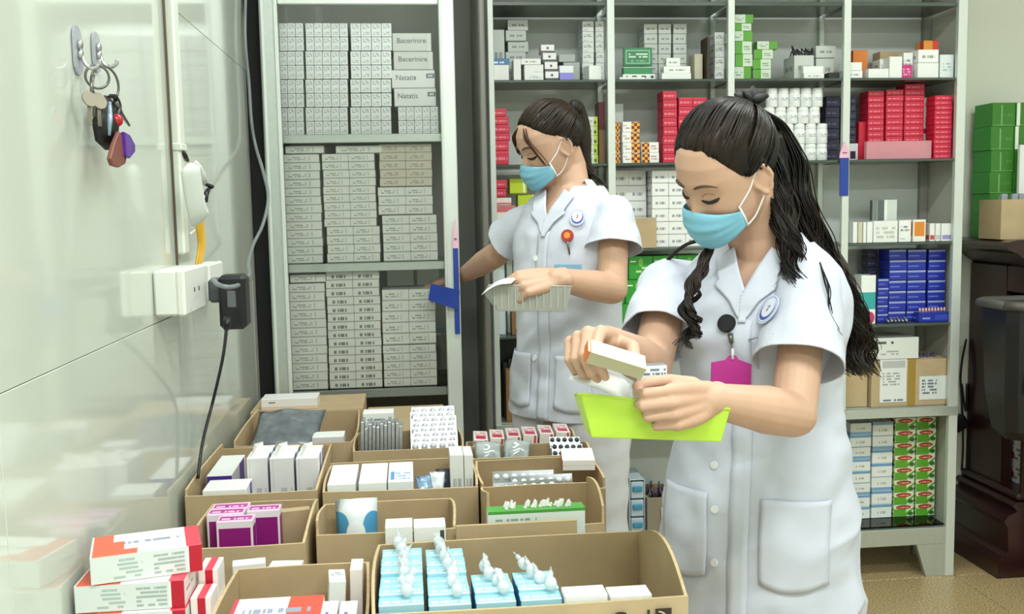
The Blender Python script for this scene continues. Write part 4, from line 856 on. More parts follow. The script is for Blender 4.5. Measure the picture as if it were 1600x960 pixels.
# --- big front carton
def slump(a): return lambda t: a*math.sin(math.pi*t)
A0 = open_carton('open_carton', 'large brown open carton of light blue ampoule boxes at front of table', -.062, .366, 1.276, 1.556, TT, .868, profs={'r': lambda t: .035*math.sin(math.pi*min(1, t*1.0))**1.0, 'l': lambda t: .012*math.sin(math.pi*t)})
fp = [o for o in A0.children if o.name.startswith('front_panel')][0]
INK = mat('dark_brown_ink', '#33281f', .7)
def fl_(px, py): p = at(px, py, Y=1.271); return (p.x-.152, -.1462, p.z-TT)
word('C', .036, fp, fl_(952, 985), INK); word('l', .042, fp, fl_(1008, 985), INK)
q0, q1 = fl_(1024, 990), fl_(1049, 950)
lg = obj('printed_square', box_me('printed_square', q0[0], q1[0], -.1463, -.1455, q0[2], q1[2], INK, 0), fp)
ar = [(q0[0]+.004+.012*math.sin(a), -.1466, q1[2]-.016+.012*math.cos(a)) for a in np.linspace(0, math.pi/2, 7)]
obj('printed_arc', tube_me('printed_arc', ar, .0012, CARDRIM, 5), lg)
# rows of light blue ampoule boxes with clear eye-drop bulbs on top
LB = pmat('light_blue_box_face', '#a6d9e8', [('t', .1, .3, .9, .8, '#e9f6fa', 2, 7)]); LBT = pmat('light_blue_box_top', '#9fd6e6', [('t', .08, .25, .92, .75, '#d9f0f6', 1, 9), ('r', 0, 0, 1, .10, '#d7eef5')])
DB = mat('deep_blue_card', '#2f87b8', .4)
def vial_meshes():
    bm = bmesh.new(); lathe(bm, [(.002, 0), (.0085, .002), (.0105, .009), (.0095, .016), (.0055, .021), (.004, .024), (.0045, .027), (.0045, .034), (.001, .036)], 14); b = mesh(bm, 'bulb', mat('milky_clear_plastic', '#e3eaee', .06, spec=.8, alpha=.62), smooth=True)
    bm = bmesh.new(); bbox(bm, -.006, .006, -.001, .001, .0, .014, 0, .0008); t = mesh(bm, 'twist_tab', mat('clear_twist_tab', '#dde6ea', .1, alpha=.6)); return b, t
VB, VT = vial_meshes()
for c, (xa, xb, y0, n, zt) in enumerate(((-.055, .008, 1.295, 8, .872), (.012, .072, 1.295, 8, .868), (.076, .133, 1.295, 4, .868), (.137, .196, 1.295, 4, .868))):
    dy = .029; nm = ('first', 'second', 'third', 'fourth')[c]
    for k in range(n):
        h = zt-FZ+.004*math.sin(k*1.7)
        carton('ampoule_box', 'light blue ampoule box standing on edge, %s row from left, %s from front' % (nm, ('first', 'second', 'third', 'fourth', 'fifth', 'sixth', 'seventh', 'eighth')[k]), 'box', ((xa+xb)/2, y0+dy*(k+.5), FZ), (xb-xa-.002, dy-.001, h), (LB, DB, LBT), 0, 'light blue ampoule boxes, %s row' % nm)
    nb = (7, 7, 4, 4)[c]
    for k in range(nb):
        kk = k*n/nb; x = xa+(xb-xa)*(.68-.045*k if n > 4 else .75-.13*k); y = y0+dy*(kk+.45)
        o = obj('eye_drop_vial', VB, None, (x, y, zt+.010), label='clear eye drop vial lying on the %s light blue row, %s from front' % (nm, ('first', 'second', 'third', 'fourth', 'fifth', 'sixth', 'seventh')[k]), cat='vial', group='eye drop vials on the light blue rows')
        o.rotation_euler = (R(-62-random.random()*16), R(random.uniform(-15, 15)), R(random.uniform(-20, 20))); o.scale = (.85,)*3
        tt = obj('twist_tab', VT, o, (0, 0, .03)); tt.rotation_euler = (0, R(random.uniform(-20, 20)), random.random()*3)
for k, (a, b) in enumerate(((882, 950), (953, 1019))):
    p, q = at(a, 932, Y=1.285), at(b, 929, Y=1.285)
    carton('medicine_carton', 'flat white carton along the front wall of the large carton, %s' % ('left', 'right')[k], 'carton', ((p.x+q.x)/2, 1.302, FZ), (q.x-p.x-.001, .035, (p.z+q.z)/2-FZ), trio(WHITE), 0, 'white cartons in the large carton')
# --- front left carton
open_carton('open_carton', 'open brown carton at front left holding a red and white medicine box', -.272, -.073, 1.20, 1.485, TT, .866, profs={'r': lambda t: -.02*math.sin(math.pi*t)})
REDTOP = pmat('red_white_top', '#f2efee', [('r', .84, 0, 1, 1, '#e0596a'), ('t', .22, .42, .80, .62, '#9aa3b8', 1, 12), ('d', .0, 1.0, .0001, 1.0001, '#d96048')])
def red_mats():
    top = pmat('red_white_carton_top', '#f3f1f0', [('r', 0, 0, .20, 1, '#dd6a50'), ('r', .2, 0, .30, .62, '#dd6a50'), ('r', .3, 0, .42, .22, '#dd6a50'), ('r', 0, 0, .02, 1, '#f3f1f0'), ('r', .86, 0, 1, 1, '#e4485c'), ('t', .30, .46, .80, .64, '#9098ae', 1, 14)])
    fr = pmat('red_white_carton_front', '#dfe6e3', [('r', .88, 0, 1, 1, '#c01730'), ('r', .86, 0, .88, 1, '#f4f4f2'), ('t', .20, .12, .46, .88, '#b3c2be', 5, 7), ('t', .56, .12, .84, .88, '#aab8b5', 5, 7)])
    sd = pmat('red_white_carton_end', '#ebe4e2', [('t', .15, .45, .7, .6, '#8c8590', 1, 5), ('r', 0, 0, .05, 1, '#d9dcda')])
    return fr, sd, top
RM = red_mats()
RM2 = (RM[0], RM[1], pmat('red_white_top_flipped', '#f3f1f0', [('r', .62, .2, 1, 1, '#dd5a48'), ('r', .72, 0, 1, .2, '#e37a50'), ('r', 0, 0, .05, 1, '#e4485c'), ('t', .14, .45, .88, .7, '#9aa3b8', 1, 13)]))
p, q = at(343, 955, Y=1.24), at(495, 955, Y=1.24)
carton('red_white_carton', 'red and white medicine carton lying flat in the front left open carton', 'carton', ((p.x+q.x)/2, 1.30, FZ), (q.x-p.x, .10, .206), RM2)
PUR = pmat('white_purple_type_face', '#f0f0ef', [('t', .3, .1, .5, .9, '#7d74b5', 1, 3), ('r', .0, .0, .08, 1, '#dedfe0')])
for k, (a, b) in enumerate(((504, 530), (532, 560))):
    p, q = at(a, 940, Y=1.345), at(b, 940, Y=1.345)
    carton('medicine_carton', 'white carton with violet type beside the red and white one, %s' % ('left', 'right')[k], 'carton', ((p.x+q.x)/2, 1.30, FZ), (q.x-p.x-.001, .09, p.z-FZ), (WHITE, WHITE, PUR), 0, 'white cartons with violet type')
p = at(556, 905, Y=1.40)
o = carton('medicine_carton', 'white carton leaning at the right wall of the front left open carton', 'carton', (-.128, 1.43, .70), (.024, .05, .168), trio(WPR)); o.rotation_euler = (0, .06, .1)
p = at(573, 868, Y=1.53)
o = carton('medicine_carton', 'small pinkish white carton wedged beside the large open carton', 'carton', (-.093, 1.44, .70), (.018, .045, .180), trio(mat('pinkish_white_card', '#ece2dd', .45))); o.rotation_euler = (0, .02, .0)
# white slips behind that carton
for k, (x, y, rz) in enumerate(((-.262, 1.535, .15), (-.205, 1.535, -.1))):
    carton('medicine_carton', 'white carton squeezed behind the front left carton, %s' % ('left', 'right')[k], 'carton', (x, y+.005, TT+.0005), (.05, .025, .197-.006*k), trio(WHITE), rz)
# --- red and white pile at far left
for k in range(8):
    z = TT+.0005+k*.0378
    top = k == 7
    carton('red_white_carton', ('red and white medicine carton lying askew on top of the pile by tiled wall' if top else 'red and white medicine carton in pile by tiled wall, %s' % level(k, 8)), 'carton', ((-.374 if not top else -.365)+.002*(k % 2), 1.335-.004*(k % 2)+(.0 if not top else .015), z), (.138, .086, .0372), RM, (0.0, .012, -.01, .01, .0, -.01, .012, .25)[k], 'red and white pile by the wall')
EN = (pmat('red_white_end_face', '#efe6e2', [('r', .35, 0, .75, 1, '#c01730'), ('t', .05, .1, .3, .9, '#b98d7d', 2, 3)]), RM[1], pmat('red_white_end_top', '#efe6e2', [('r', .35, 0, .75, 1, '#e4485c')]))
for k, (x, y, z, h, rz) in enumerate(((-.290, 1.470, TT+.0005, .225, -.25), (-.245, 1.520, TT+.0005, .215, .1), (-.318, 1.545, TT+.0005, .22, .0))):
    pass
for k, (x, y, h, rz) in enumerate(((-.2885, 1.335, .232, -.0), (-.2885, 1.390, .250, .0))):
    carton('red_white_carton', 'red banded carton standing on end behind the pile, %s' % ('nearer', 'farther')[k], 'carton', (x, y, TT+.0005), (.026, .050, h), EN, rz, 'red banded cartons on end')
# --- carton C with magenta boxes
open_carton('open_carton', 'open brown carton of magenta and white boxes behind the red pile', -.376, -.182, 1.60, 1.85, TT, .862, profs={'r': lambda t: .02*math.sin(math.pi*t)})
MG = pmat('magenta_face', '#efe6ee', [('r', .06, .30, .94, .94, '#8e1878'), ('t', .2, .04, .9, .24, '#8f8a99', 2, 6)])
MGT = pmat('magenta_top', '#f0c9e4', [('r', .05, .2, .95, .8, '#b02c97'), ('t', .1, .3, .9, .7, '#efc7e2', 1, 6)])
for k, (a, b, y0, Yv) in enumerate(((337, 394, 817, 1.70), (322, 380, 806, 1.745), (318, 376, 798, 1.79), (385, 436, 800, 1.745))):
    p, q = at(a, y0, Y=Yv), at(b, y0, Y=Yv); dx = max(0, -.368-p.x); p.x += dx; q.x += dx
    carton('magenta_carton', 'magenta and white medicine carton standing in open carton, %s' % ('nearest', 'second of left file', 'farthest of left file', 'right one')[k], 'carton', ((p.x+q.x)/2, Yv+.02, FZ), (q.x-p.x, .036, p.z-FZ), (MG, MG, MGT), 0, 'magenta cartons')
carton('cardboard_sheet', 'folded brown card divider standing in the magenta carton', 'card', (-.222, 1.815, FZ), (.055, .02, .19), trio(CARD), .2)
# --- carton I: blue-white pack, behind big carton
open_carton('open_carton', 'small brown open carton with a blue and white pouch, behind the large carton', -.167, .066, 1.635, 1.80, TT, .866, profs={'r': lambda t: .012*math.sin(math.pi*t), 'l': lambda t: .02*t, 'f': lambda t: -.004})
PCH = pmat('blue_white_pouch', '#dfe8ea', [('r', 0, 0, 1, .80, '#9cc6de'), ('e', -.15, .70, .32, .90, '#4a97c6'), ('e', .66, .68, 1.1, .90, '#4a97c6'), ('e', .25, .62, .72, .84, '#e9f0f2')])
p, q = at(522, 786, Y=1.74), at(589, 786, Y=1.74)
def pillow(w, d, h, n=8):
    bm = bmesh.new(); uv = bm.loops.layers.uv.new('UVMap'); g = {}
    for s in (0, 1):
        for i in range(n+1):
            for j in range(n+1):
                u, v = i/n, j/n; t = (math.sin(math.pi*u)*math.sin(math.pi*v))**.5*d/2
                edge = i in (0, n) or j in (0, n)
                if s and edge: g[s, i, j] = g[0, i, j]; continue
                g[s, i, j] = bm.verts.new(((u-.5)*w*(1-.06*math.sin(math.pi*v)), (-t if s == 0 else t) + .006*noise.noise((u*4, v*4, s*3)), v*h))
    for s in (0, 1):
        for i in range(n):
            for j in range(n):
                ix = [(i, j), (i+1, j), (i+1, j+1), (i, j+1)]; fc = bm.faces.new([g[s, a, b] for a, b in (ix if s == 0 else ix[::-1])])
                for l, (a, b) in zip(fc.loops, ix if s == 0 else ix[::-1]): l[uv].uv = (a/n, b/n)
    return bm
o = obj('pouch', mesh(pillow(q.x-p.x, .05, p.z-FZ-.0), 'pouch', PCH, smooth=True), None, ((p.x+q.x)/2, 1.76, FZ), label='blue and white plastic pouch standing in the small open carton', cat='pouch')
for k, (a, b) in enumerate(((601, 645), (646, 697))):
    p, q = at(a, 826, Y=1.575), at(b, 826, Y=1.575)
    carton('medicine_carton', 'white carton standing behind the large open carton, %s' % ('left', 'right with dark corner print')[k], 'carton', ((p.x+q.x)/2, 1.60, TT+.0005), (q.x-p.x-.001, .045, p.z-TT), (pmat('white_corner_face_%d' % k, '#eeeeeb', [('r', .82, .85, .95, .97, '#4a4a4a')] if k else [('r', 0, .8, 1, .83, '#dfdfdb')]), WHITE, WHITE))
# --- flap J and carton F-a
carton('cardboard_flap', 'low brown cardboard flap standing behind the large carton at right', 'card', (.168, 1.618, TT+.0005), (.205, .006, .872-TT), trio(CARD))
open_carton('open_carton', 'small brown open carton fronted by green and white boxes, right of table', .125, .335, 1.70, 1.862, TT, .866, profs={'r': lambda t: .02*math.sin(math.pi*t*.8), 'l': lambda t: .035*t, 'f': lambda t: -.03})
GW = pmat('green_white_box_face', '#dfeae6', [('r', 0, .972, 1, 1, '#4f9f45'), ('t', .08, .915, .5, .945, '#8fa6a4', 1, 14)])
p, q = at(762, 802, Y=1.645), at(915, 802, Y=1.645)
carton('green_white_carton', 'long white carton with green top edge behind the cardboard flap', 'carton', ((p.x+q.x)/2, 1.665, TT+.0005), (q.x-p.x, .03, p.z-TT), (GW, WHITE, mat('green_edge_card', '#5aa84c', .5)))
bm = bmesh.new()
for k in range(34):
    x = p.x+.03+(q.x-p.x-.05)*random.random(); y = 1.655+.02*random.random()
    tube(bm, [(x, y, p.z+.0015), (x+.003, y, p.z+.008+.006*random.random())], [.003, .002], 5)
obj('tissue_scraps', mesh(bm, 'tissue_scraps', mat('white_tissue', '#f1f3f0', .8)), label='white crumpled blister scraps heaped on the green edged carton', cat='scraps', kind='stuff')
# --- carton E, middle row
open_carton('open_carton', 'brown open carton of flat white boxes in the middle of table', -.176, .121, 1.872, 2.075, TT, .868, profs={'f': lambda t: -.004*t, 'b': lambda t: .004})
for k, (a, b) in enumerate(((511, 555), (560, 604), (606, 646))):
    p, q = at(a, 757, Y=1.89), at(b, 757, Y=1.89)
    w_ = q.x-p.x
    carton('medicine_carton', 'flat white carton lying in the middle open carton, %s' % ('left', 'centre', 'right with blue print')[k], 'carton', ((p.x+q.x)/2, 1.965, FZ), (w_, .15, .877-FZ), (WPR, WHITE, WHITE) if k < 2 else (pmat('blue_print_face', '#e7edf0', [('t', .1, .2, .5, .9, '#5b8fc0', 4, 4)]), WHITE, pmat('blue_print_top', '#e9eef2', [('r', .1, .1, .25, .5, '#5e97cc'), ('t', .3, .1, .9, .5, '#9fbbd6', 3, 6)])), 0, 'flat white cartons in the middle carton')
BF = mat('blue_white_foil', '#8fb0cf', .25, .35, noise_amt=.5, nscale=60)
for k, (px, rz) in enumerate(((667, .2), (681, -.2), (695, .3))):
    p = at(px, 745, Y=1.93)
    o = obj('foil_sachet', mesh(pillow(.032, .012, .05), 'foil_sachet', (BF, mat('white_sachet', '#e6edf2', .4), mat('dark_sachet', '#4d5560', .35, .2, noise_amt=.3, nscale=70))[k], smooth=True), None, (p.x, 1.93+.022*k, .825), label=('blue foil sachet', 'white foil sachet', 'dark foil sachet')[k]+' in the middle open carton beside the upright boxes', cat='sachet'); o.rotation_euler = (-.4, .1*k-.1, rz)
for k, (a, b) in enumerate(((703, 724), (725, 739))):
    p, q = at(a, 712, Y=1.95), at(b, 712, Y=1.95)
    carton('medicine_carton', 'white carton standing upright at the right end of the middle open carton, %s' % ('left', 'right')[k], 'carton', ((p.x+q.x)/2, 1.99, FZ), (q.x-p.x, .075, p.z-FZ), (pmat('upright_print_face', '#eef0ee', [('t', .2, .35, .8, .85, '#b7bebe', 4, 3)]), pmat('upright_red_side', '#eceae8', [('r', .0, 0, .2, 1, '#9c3a40')]), WHITE), 0, 'upright white cartons')
# --- carton F-b with blisters and red-white box; F-c bags; F-d red-white boxes
open_carton('open_carton', 'brown open carton behind the green edged box, holding blisters',   .128, .372, 1.876, 2.055, TT, .868, profs={'r': lambda t: .0, 'f': lambda t: -.02})
FOIL = mat('blister_foil', '#a9adb4', .25, .65, noise_amt=.15, nscale=40); PVC = mat('clear_blister_film', '#b9bfca', .12, .2, alpha=.75); PILL = mat('white_pill', '#eef0f2', .3)
def blister_parts(w, h, nx, ny, r, m=PILL):
    bm = bmesh.new(); bbox(bm, -w/2, w/2, -.0006, .0006, 0, h, 0, .0004); base = mesh(bm, 'foil_card', FOIL)
    bm = bmesh.new()
    for i in range(nx):
        for j in range(ny):
            cx, cz = -w/2+w*(i+.5)/nx, h*(j+.5)/ny; rings = []
            for rr, d in ((r, 0), (r*.92, .55), (r*.6, .9), (r*.05, 1)):
                rings.append([bm.verts.new((cx+rr*math.cos(a), -.0006-d*r*.7, cz+rr*math.sin(a))) for a in np.linspace(0, 2*math.pi, 9)[:-1]])
            for k in range(3):
                for a in range(8): bm.faces.new((rings[k][a], rings[k][(a+1) % 8], rings[k+1][(a+1) % 8], rings[k+1][a]))
    bmesh.ops.recalc_face_normals(bm, faces=bm.faces)
    return base, mesh(bm, 'bubbles', m, smooth=True)
def blister(parts, lab, loc, rot, group=None):
    o = obj('blister_pack', parts[0], None, loc, label=lab, cat='blister pack', group=group); o.rotation_euler = rot
    obj('bubbles', parts[1], o); return o
bp5 = blister_parts(.125, .045, 7, 2, .0062)
for k in range(3):
    blister(bp5, 'silver blister pack in the right hand carton, %s of four' % ('front', 'second', 'third', 'rear')[k], (.215+.035*(k % 2), 1.882+.017*k, .822+.006*k), (-.35, .03*(k-1), .03*k), 'blisters in right hand carton')
p = at(880, 720, Y=1.99)
o = carton('red_white_carton', 'red sided white carton on the right end of the blister carton', 'carton', (.335, 1.985, .8695), (.066, .10, .022), (pmat('white_card_line', '#efe9e4', [('r', 0, .45, 1, .5, '#cfc5be')]), mat('red_side_card', '#bf2130', .45), pmat('white_card_line2', '#f1ece8', [('r', 0, .3, 1, .34, '#d8ccc5')])), -.12)
open_carton('open_carton', 'brown open carton of clear bags and dark blisters at right rear of table', .122, .380, 2.072, 2.185, TT, .868, profs={'r': lambda t: .01*math.sin(math.pi*t), 'f': lambda t: -.0})
BAG = mat('clear_plastic_bag', '#c9d3d2', .15, .25, noise_amt=.35, nscale=35, alpha=.85)
for k, (px, py, w_, rz) in enumerate(((764, 712, .062, .1), (806, 712, .062, -.1))):
    p = at(px, py, Y=2.12)
    o = obj('clear_bag', mesh(pillow(w_, .04, .065, 10), 'clear_bag', BAG, smooth=True), None, (p.x, 2.118+.006*k, .835), label='crumpled clear plastic bag on the right rear carton, %s' % ('left', 'right')[k], cat='bag', group='clear bags'); o.rotation_euler = (-.75, .1, rz)
bp6 = blister_parts(.07, .05, 5, 3, .0055, mat('dark_green_pill', '#26332f', .3))
for k in range(2): blister(bp6, 'blister pack of dark pills beside the clear bags, %s' % ('front', 'rear')[k], (.335, 2.10+.025*k, .842+.01*k), (-.8, .05, .05*k), 'dark pill blisters')
open_carton('open_carton', 'brown open carton of red and white boxes at rear right, before the standing nurse', .124, .372, 2.20, 2.33, TT, .845, profs={'r': lambda t: .03*math.sin(math.pi*t*.7)})
RWT = pmat('red_white_stripe_top', '#efe6e4', [('r', .15, .1, .85, .45, '#c92f52'), ('t', .1, .5, .9, .9, '#d98297', 2, 5)])
RWF = pmat('red_white_stripe_face', '#f0e8e2', [('r', .75, 0, .9, 1, '#c74a50'), ('t', .1, .2, .6, .8, '#c9b3a8', 2, 4)])
for k in range(6):
    x = .150+.038*k
    o = carton('red_white_carton', 'small red and white carton tilted in the rear right carton, %s from left' % ('first', 'second', 'third', 'fourth', 'fifth', 'sixth')[k], 'carton', (x, 2.262, .80+.002*k), (.033, .09, .075), (RWF, RWF, RWT), 0, 'small red and white cartons'); o.rotation_euler = (0, .06, -.05)
# --- carton G: blisters
open_carton('open_carton', 'brown open carton packed with silver blister packs, centre rear of table', -.137, .112, 2.21, 2.40, TT, .862)
bs = blister_parts(.105, .125, 5, 5, .0085, mat('grey_blister_bubble', '#c9cdd4', .18, .35))
for k in range(8):
    blister(bs, 'silver blister of white pills leaning in centre rear carton, %s from front' % ('first', 'second', 'third', 'fourth', 'fifth', 'sixth', 'seventh', 'eighth', 'ninth')[k], (.045+.003*(k % 3), 2.228+.0165*k, .750+.0085*k), (-.50, .0, 0), 'white pill blisters')
sv = mat('silver_strip_edges', '#c3c7cb', .25, .6, noise_amt=.4, nscale=50)
for k in range(11):
    o = obj('foil_strip', box_me('foil_strip', -.0038, .0038, -.05, .05, 0, .175+.0, sv, .0008), None, (-.122+.0088*k, 2.30, TT+.062+.016*random.random()), label='silver foil strip on edge at left of centre rear carton, %s from left' % ('first', 'second', 'third', 'fourth', 'fifth', 'sixth', 'seventh', 'eighth', 'ninth', 'tenth', 'eleventh')[k], cat='foil strip', group='foil strips on edge'); o.rotation_euler = (-.10+.03*random.random(), .03, .01*random.uniform(-1, 1))
# --- carton D: white boxes with flaps (left, third row)
open_carton('open_carton', 'brown open carton of white boxes with purple edges, left against tiled wall', -.436, -.188, 1.895, 2.275, TT, .866, profs={'l': lambda t: .012, 'r': lambda t: .014*math.sin(math.pi*t)})
GYF = pmat('white_grey_type_face', '#e2e1e2', [('r', .12, .0, .16, 1, '#d2d1d4'), ('t', .3, .15, .92, .8, '#bdbcc2', 5, 4)]); VIO = pmat('white_violet_edge_side', '#e6e4ea', [('r', .55, 0, .9, 1, '#4b3c98')])
for k, (a, b) in enumerate(((384, 418), (420, 459), (461, 498))):
    p, q = at(a, 717, Y=1.99), at(b, 717, Y=1.99)
    for j in range(2):
        carton('medicine_carton', 'white carton with grey type standing in left carton, %s file, %s' % (('left', 'middle', 'right')[k], ('front', 'rear')[j]), 'carton', ((p.x+q.x)/2, 2.02+.062*j, FZ), (q.x-p.x-.002, .06, p.z-FZ-.003*j), (GYF, VIO, WHITE), 0, 'white cartons in left carton')
    bm = bmesh.new(); x0 = (p.x+q.x)/2
    v = [(x0-.012, 2.0, p.z), (x0+.012, 2.004, p.z), (x0+.008, 2.03, p.z+.024), (x0-.010, 2.03, p.z+.02), (x0-.002, 2.015, p.z+.018)]
    vs = [bm.verts.new(t_) for t_ in v]; bm.faces.new((vs[0], vs[1], vs[4])); bm.faces.new((vs[0], vs[4], vs[3])); bm.faces.new((vs[1], vs[2], vs[4])); bm.faces.new((vs[4], vs[2], vs[3]))
    me = mesh(bm, 'leaflet', mat('white_leaflet', '#d8d9d6', .6)); o = obj('leaflet', me, None, label='folded paper leaflet poking up from the %s file of white cartons' % ('left', 'middle', 'right')[k], cat='leaflet'); md = o.modifiers.new('s', 'SOLIDIFY'); md.thickness = .001
p, q = at(322, 708, Y=2.06), at(366, 708, Y=2.06)
carton('medicine_carton', 'white carton with purple end lying at the left wall of left carton', 'carton', ((p.x+q.x)/2+.004, 2.10, FZ), (.05, .17, .872-FZ), (pmat('purple_end_face', '#e9e8ec', [('r', 0, .72, 1, 1, '#4a2f92')]), VIO, WHITE))
p, q = at(315, 757, Y=1.905), at(384, 757, Y=1.905)
carton('medicine_carton', 'flat white carton at front left corner of left carton', 'carton', ((p.x+q.x)/2, 1.945, FZ), (q.x-p.x, .075, .872-FZ), (WHITE, VIO, WHITE))
# --- carton H: grey bag (far left rear)
open_carton('open_carton', 'brown open carton with a grey plastic bag, rear left by tiled wall', -.412, -.142, 2.29, 2.665, TT, .866, profs={'l': lambda t: .012, 'r': lambda t: -.015*math.sin(math.pi*t)})
GB = mat('grey_plastic_bag', '#7f868c', .25, .2, noise_amt=.35, nscale=30, alpha=.95)
p = at(440, 695, Y=2.40)
o = obj('grey_bag', mesh(pillow(.17, .05, .20, 12), 'grey_bag', GB, smooth=True), None, (p.x+.005, 2.36, .836), label='grey plastic bag of blisters lying in the rear left open carton', cat='bag'); o.rotation_euler = (-1.28, 0, -.04)
for k in range(7):
    o = obj('blister_pack', bs[0], None, (p.x-.0, 2.31, .705+.011*k), label='grey blister pack standing under the grey bag, %s from front' % ('first', 'second', 'third', 'fourth', 'fifth', 'sixth', 'seventh')[k], cat='blister pack', group='blisters under grey bag'); o.rotation_euler = (-1.5, 0, 0)
carton('medicine_carton', 'white and lilac carton lying at right of grey bag in rear left carton', 'carton', (-.205, 2.40, .80), (.075, .06, .062), (pmat('lilac_line_face', '#e6dfe2', [('r', 0, .1, 1, .5, '#b9a3b5')]), WHITE, WHITE))
carton('cardboard_carton', 'closed brown cardboard carton behind the rear left open carton', 'carton', (-.285, 2.79, TT+.0005), (.30, .22, .206), trio(CARD))
p, q = at(408, 632, Y=2.70), at(496, 632, Y=2.70)
carton('medicine_carton', 'long white carton lying on the closed cardboard carton before glass cabinet', 'carton', ((p.x+q.x)/2, 2.74, .867), (q.x-p.x, .08, .030), (pmat('long_white_face', '#ece9e4', [('r', 0, 0, 1, .3, '#dcc6b4'), ('t', .1, .6, .25, .8, '#777b80', 1, 5)]), WHITE, WHITE))
carton('cardboard_carton', 'low brown carton at back of table behind the blisters', 'carton', (-.02, 2.60, TT+.0005), (.21, .34, .19), trio(CARD))
p, q = at(559, 636, Y=2.46), at(610, 636, Y=2.46)
carton('medicine_carton', 'white carton standing behind the foil strips at back of table', 'carton', (-.085, 2.44, .851), (.075, .05, .055), (WPR, WHITE, WHITE))
# ================================================================== PEOPLE
SKIN = mat('skin', '#cda58d', .5, sss=.12, noise_amt=.05, nscale=25)
SKIN_B = mat('skin_back_nurse', '#cca48b', .5, sss=.12, noise_amt=.05, nscale=25)
def clothmat(name, hx):
    m = mat(name, hx, .85, spec=.2, bump=.25, nscale=30); return m
COAT = clothmat('white_uniform_cloth', '#c8ccda'); COAT2 = clothmat('white_uniform_cloth_back', '#ccd0dc'); TROU = clothmat('white_trouser_cloth', '#d3d5de')
def hairmat(name, hx, hx2):
    m = mat(name, hx, .36, spec=.3); nt = m.node_tree; b = nt.nodes['Principled BSDF']; L = nt.links.new
    tc = nt.nodes.new('ShaderNodeTexCoord'); n = nt.nodes.new('ShaderNodeTexNoise'); n.inputs['Scale'].default_value = 9; n.inputs['Detail'].default_value = 3
    mx = nt.nodes.new('ShaderNodeMix'); mx.data_type = 'RGBA'; mx.inputs[6].default_value = lin(hx); mx.inputs[7].default_value = lin(hx2)
    L(tc.outputs['Object'], n.inputs['Vector']); mr = nt.nodes.new('ShaderNodeMapRange'); mr.inputs[1].default_value = .35; mr.inputs[2].default_value = .75
    L(n.outputs['Fac'], mr.inputs[0]); L(mr.outputs[0], mx.inputs[0]); L(mx.outputs[2], b.inputs['Base Color']); return m
HAIR = hairmat('black_hair', '#0e0b09', '#271b14'); HAIRB = hairmat('dark_brown_hair', '#15110d', '#33251b')
MASK = mat('blue_mask_fabric', '#7fbdd6', .7, bump=.1, nscale=80); MWHITE = mat('white_elastic', '#eef0f0', .7)
BROW = mat('brow_hair', '#4b3728', .7); LASH = mat('dark_lash', '#1f1612', .6)
LIP = mat('inner_ear_shade', '#b9745c', .5)

def evalmesh(ob):
    dg = bpy.context.evaluated_depsgraph_get(); me = bpy.data.meshes.new_from_object(ob.evaluated_get(dg)); bpy.data.objects.remove(ob); return me
def remesh(bm, vox, smooth=3, fac=.5):
    me = bpy.data.meshes.new('tmp'); bmesh.ops.recalc_face_normals(bm, faces=bm.faces); bm.to_mesh(me); bm.free()
    ob = bpy.data.objects.new('tmp', me); C.objects.link(ob)
    m = ob.modifiers.new('r', 'REMESH'); m.mode = 'VOXEL'; m.voxel_size = vox; m.adaptivity = 0
    if smooth: s = ob.modifiers.new('s', 'SMOOTH'); s.factor = fac; s.iterations = smooth
    bpy.context.view_layer.update(); r = evalmesh(ob); bpy.data.meshes.remove(me); return r
def caps(bm, pts, rad, n=14):
    """closed round-ended tapered tube through pts"""
    pts = [Vector(p) for p in pts]; rad = list(rad)
    d0 = (pts[0]-pts[1]).normalized(); d1 = (pts[-1]-pts[-2]).normalized()
    P, Q = [], []
    for a in (80, 55, 28): P.append(pts[0]+d0*rad[0]*math.sin(R(a))); Q.append(rad[0]*math.cos(R(a)))
    P += pts; Q += rad
    for a in (28, 55, 80): P.append(pts[-1]+d1*rad[-1]*math.sin(R(a))); Q.append(rad[-1]*math.cos(R(a)))
    tube(bm, P, Q, n)
def ell(bm, M, sx, sy, sz, n=16):
    r = bmesh.ops.create_uvsphere(bm, u_segments=n, v_segments=n//2+2, radius=1.0)
    bmesh.ops.transform(bm, matrix=M @ Matrix.Diagonal((sx, sy, sz, 1)), verts=r['verts'])
def loft(bm, rings, close=True):
    vr = [[bm.verts.new(p) for p in rg] for rg in rings]; n = len(vr[0])
    for i in range(len(vr)-1):
        for k in range(n): bm.faces.new((vr[i][k], vr[i][(k+1) % n], vr[i+1][(k+1) % n], vr[i+1][k]))
    if close: bm.faces.new(vr[0][::-1]); bm.faces.new(vr[-1])
def basis(o, x, y, z):
    m = Matrix((Vector(x), Vector(y), Vector(z))).transposed().to_4x4(); m.translation = Vector(o); return m
def facing(psi, dl, rl):
    """person's right, forward and up for a facing turned psi from -Y towards -X, dl downward, rl tilt"""
    fh = Vector((-math.sin(psi), -math.cos(psi), 0)); Z = Vector((0, 0, 1))
    fo = fh*math.cos(dl) - Z*math.sin(dl); u = fh*math.sin(dl) + Z*math.cos(dl); ri = fo.cross(u)
    return ri*math.cos(rl)+u*math.sin(rl), fo, u*math.cos(rl)-ri*math.sin(rl)
HP = [(-.118, .004, .060, .050), (-.114, .020, .072, .028), (-.105, .034, .082, .008), (-.092, .047, .087, -.02), (-.072, .058, .088, -.045), (-.048, .065, .088, -.066), (-.022, .069, .089, -.086), (0, .0715, .090, -.096), (.025, .073, .093, -.100), (.052, .0715, .089, -.097), (.076, .064, .076, -.087), (.095, .051, .056, -.068), (.108, .033, .030, -.044), (.114, .015, .008, -.020)]
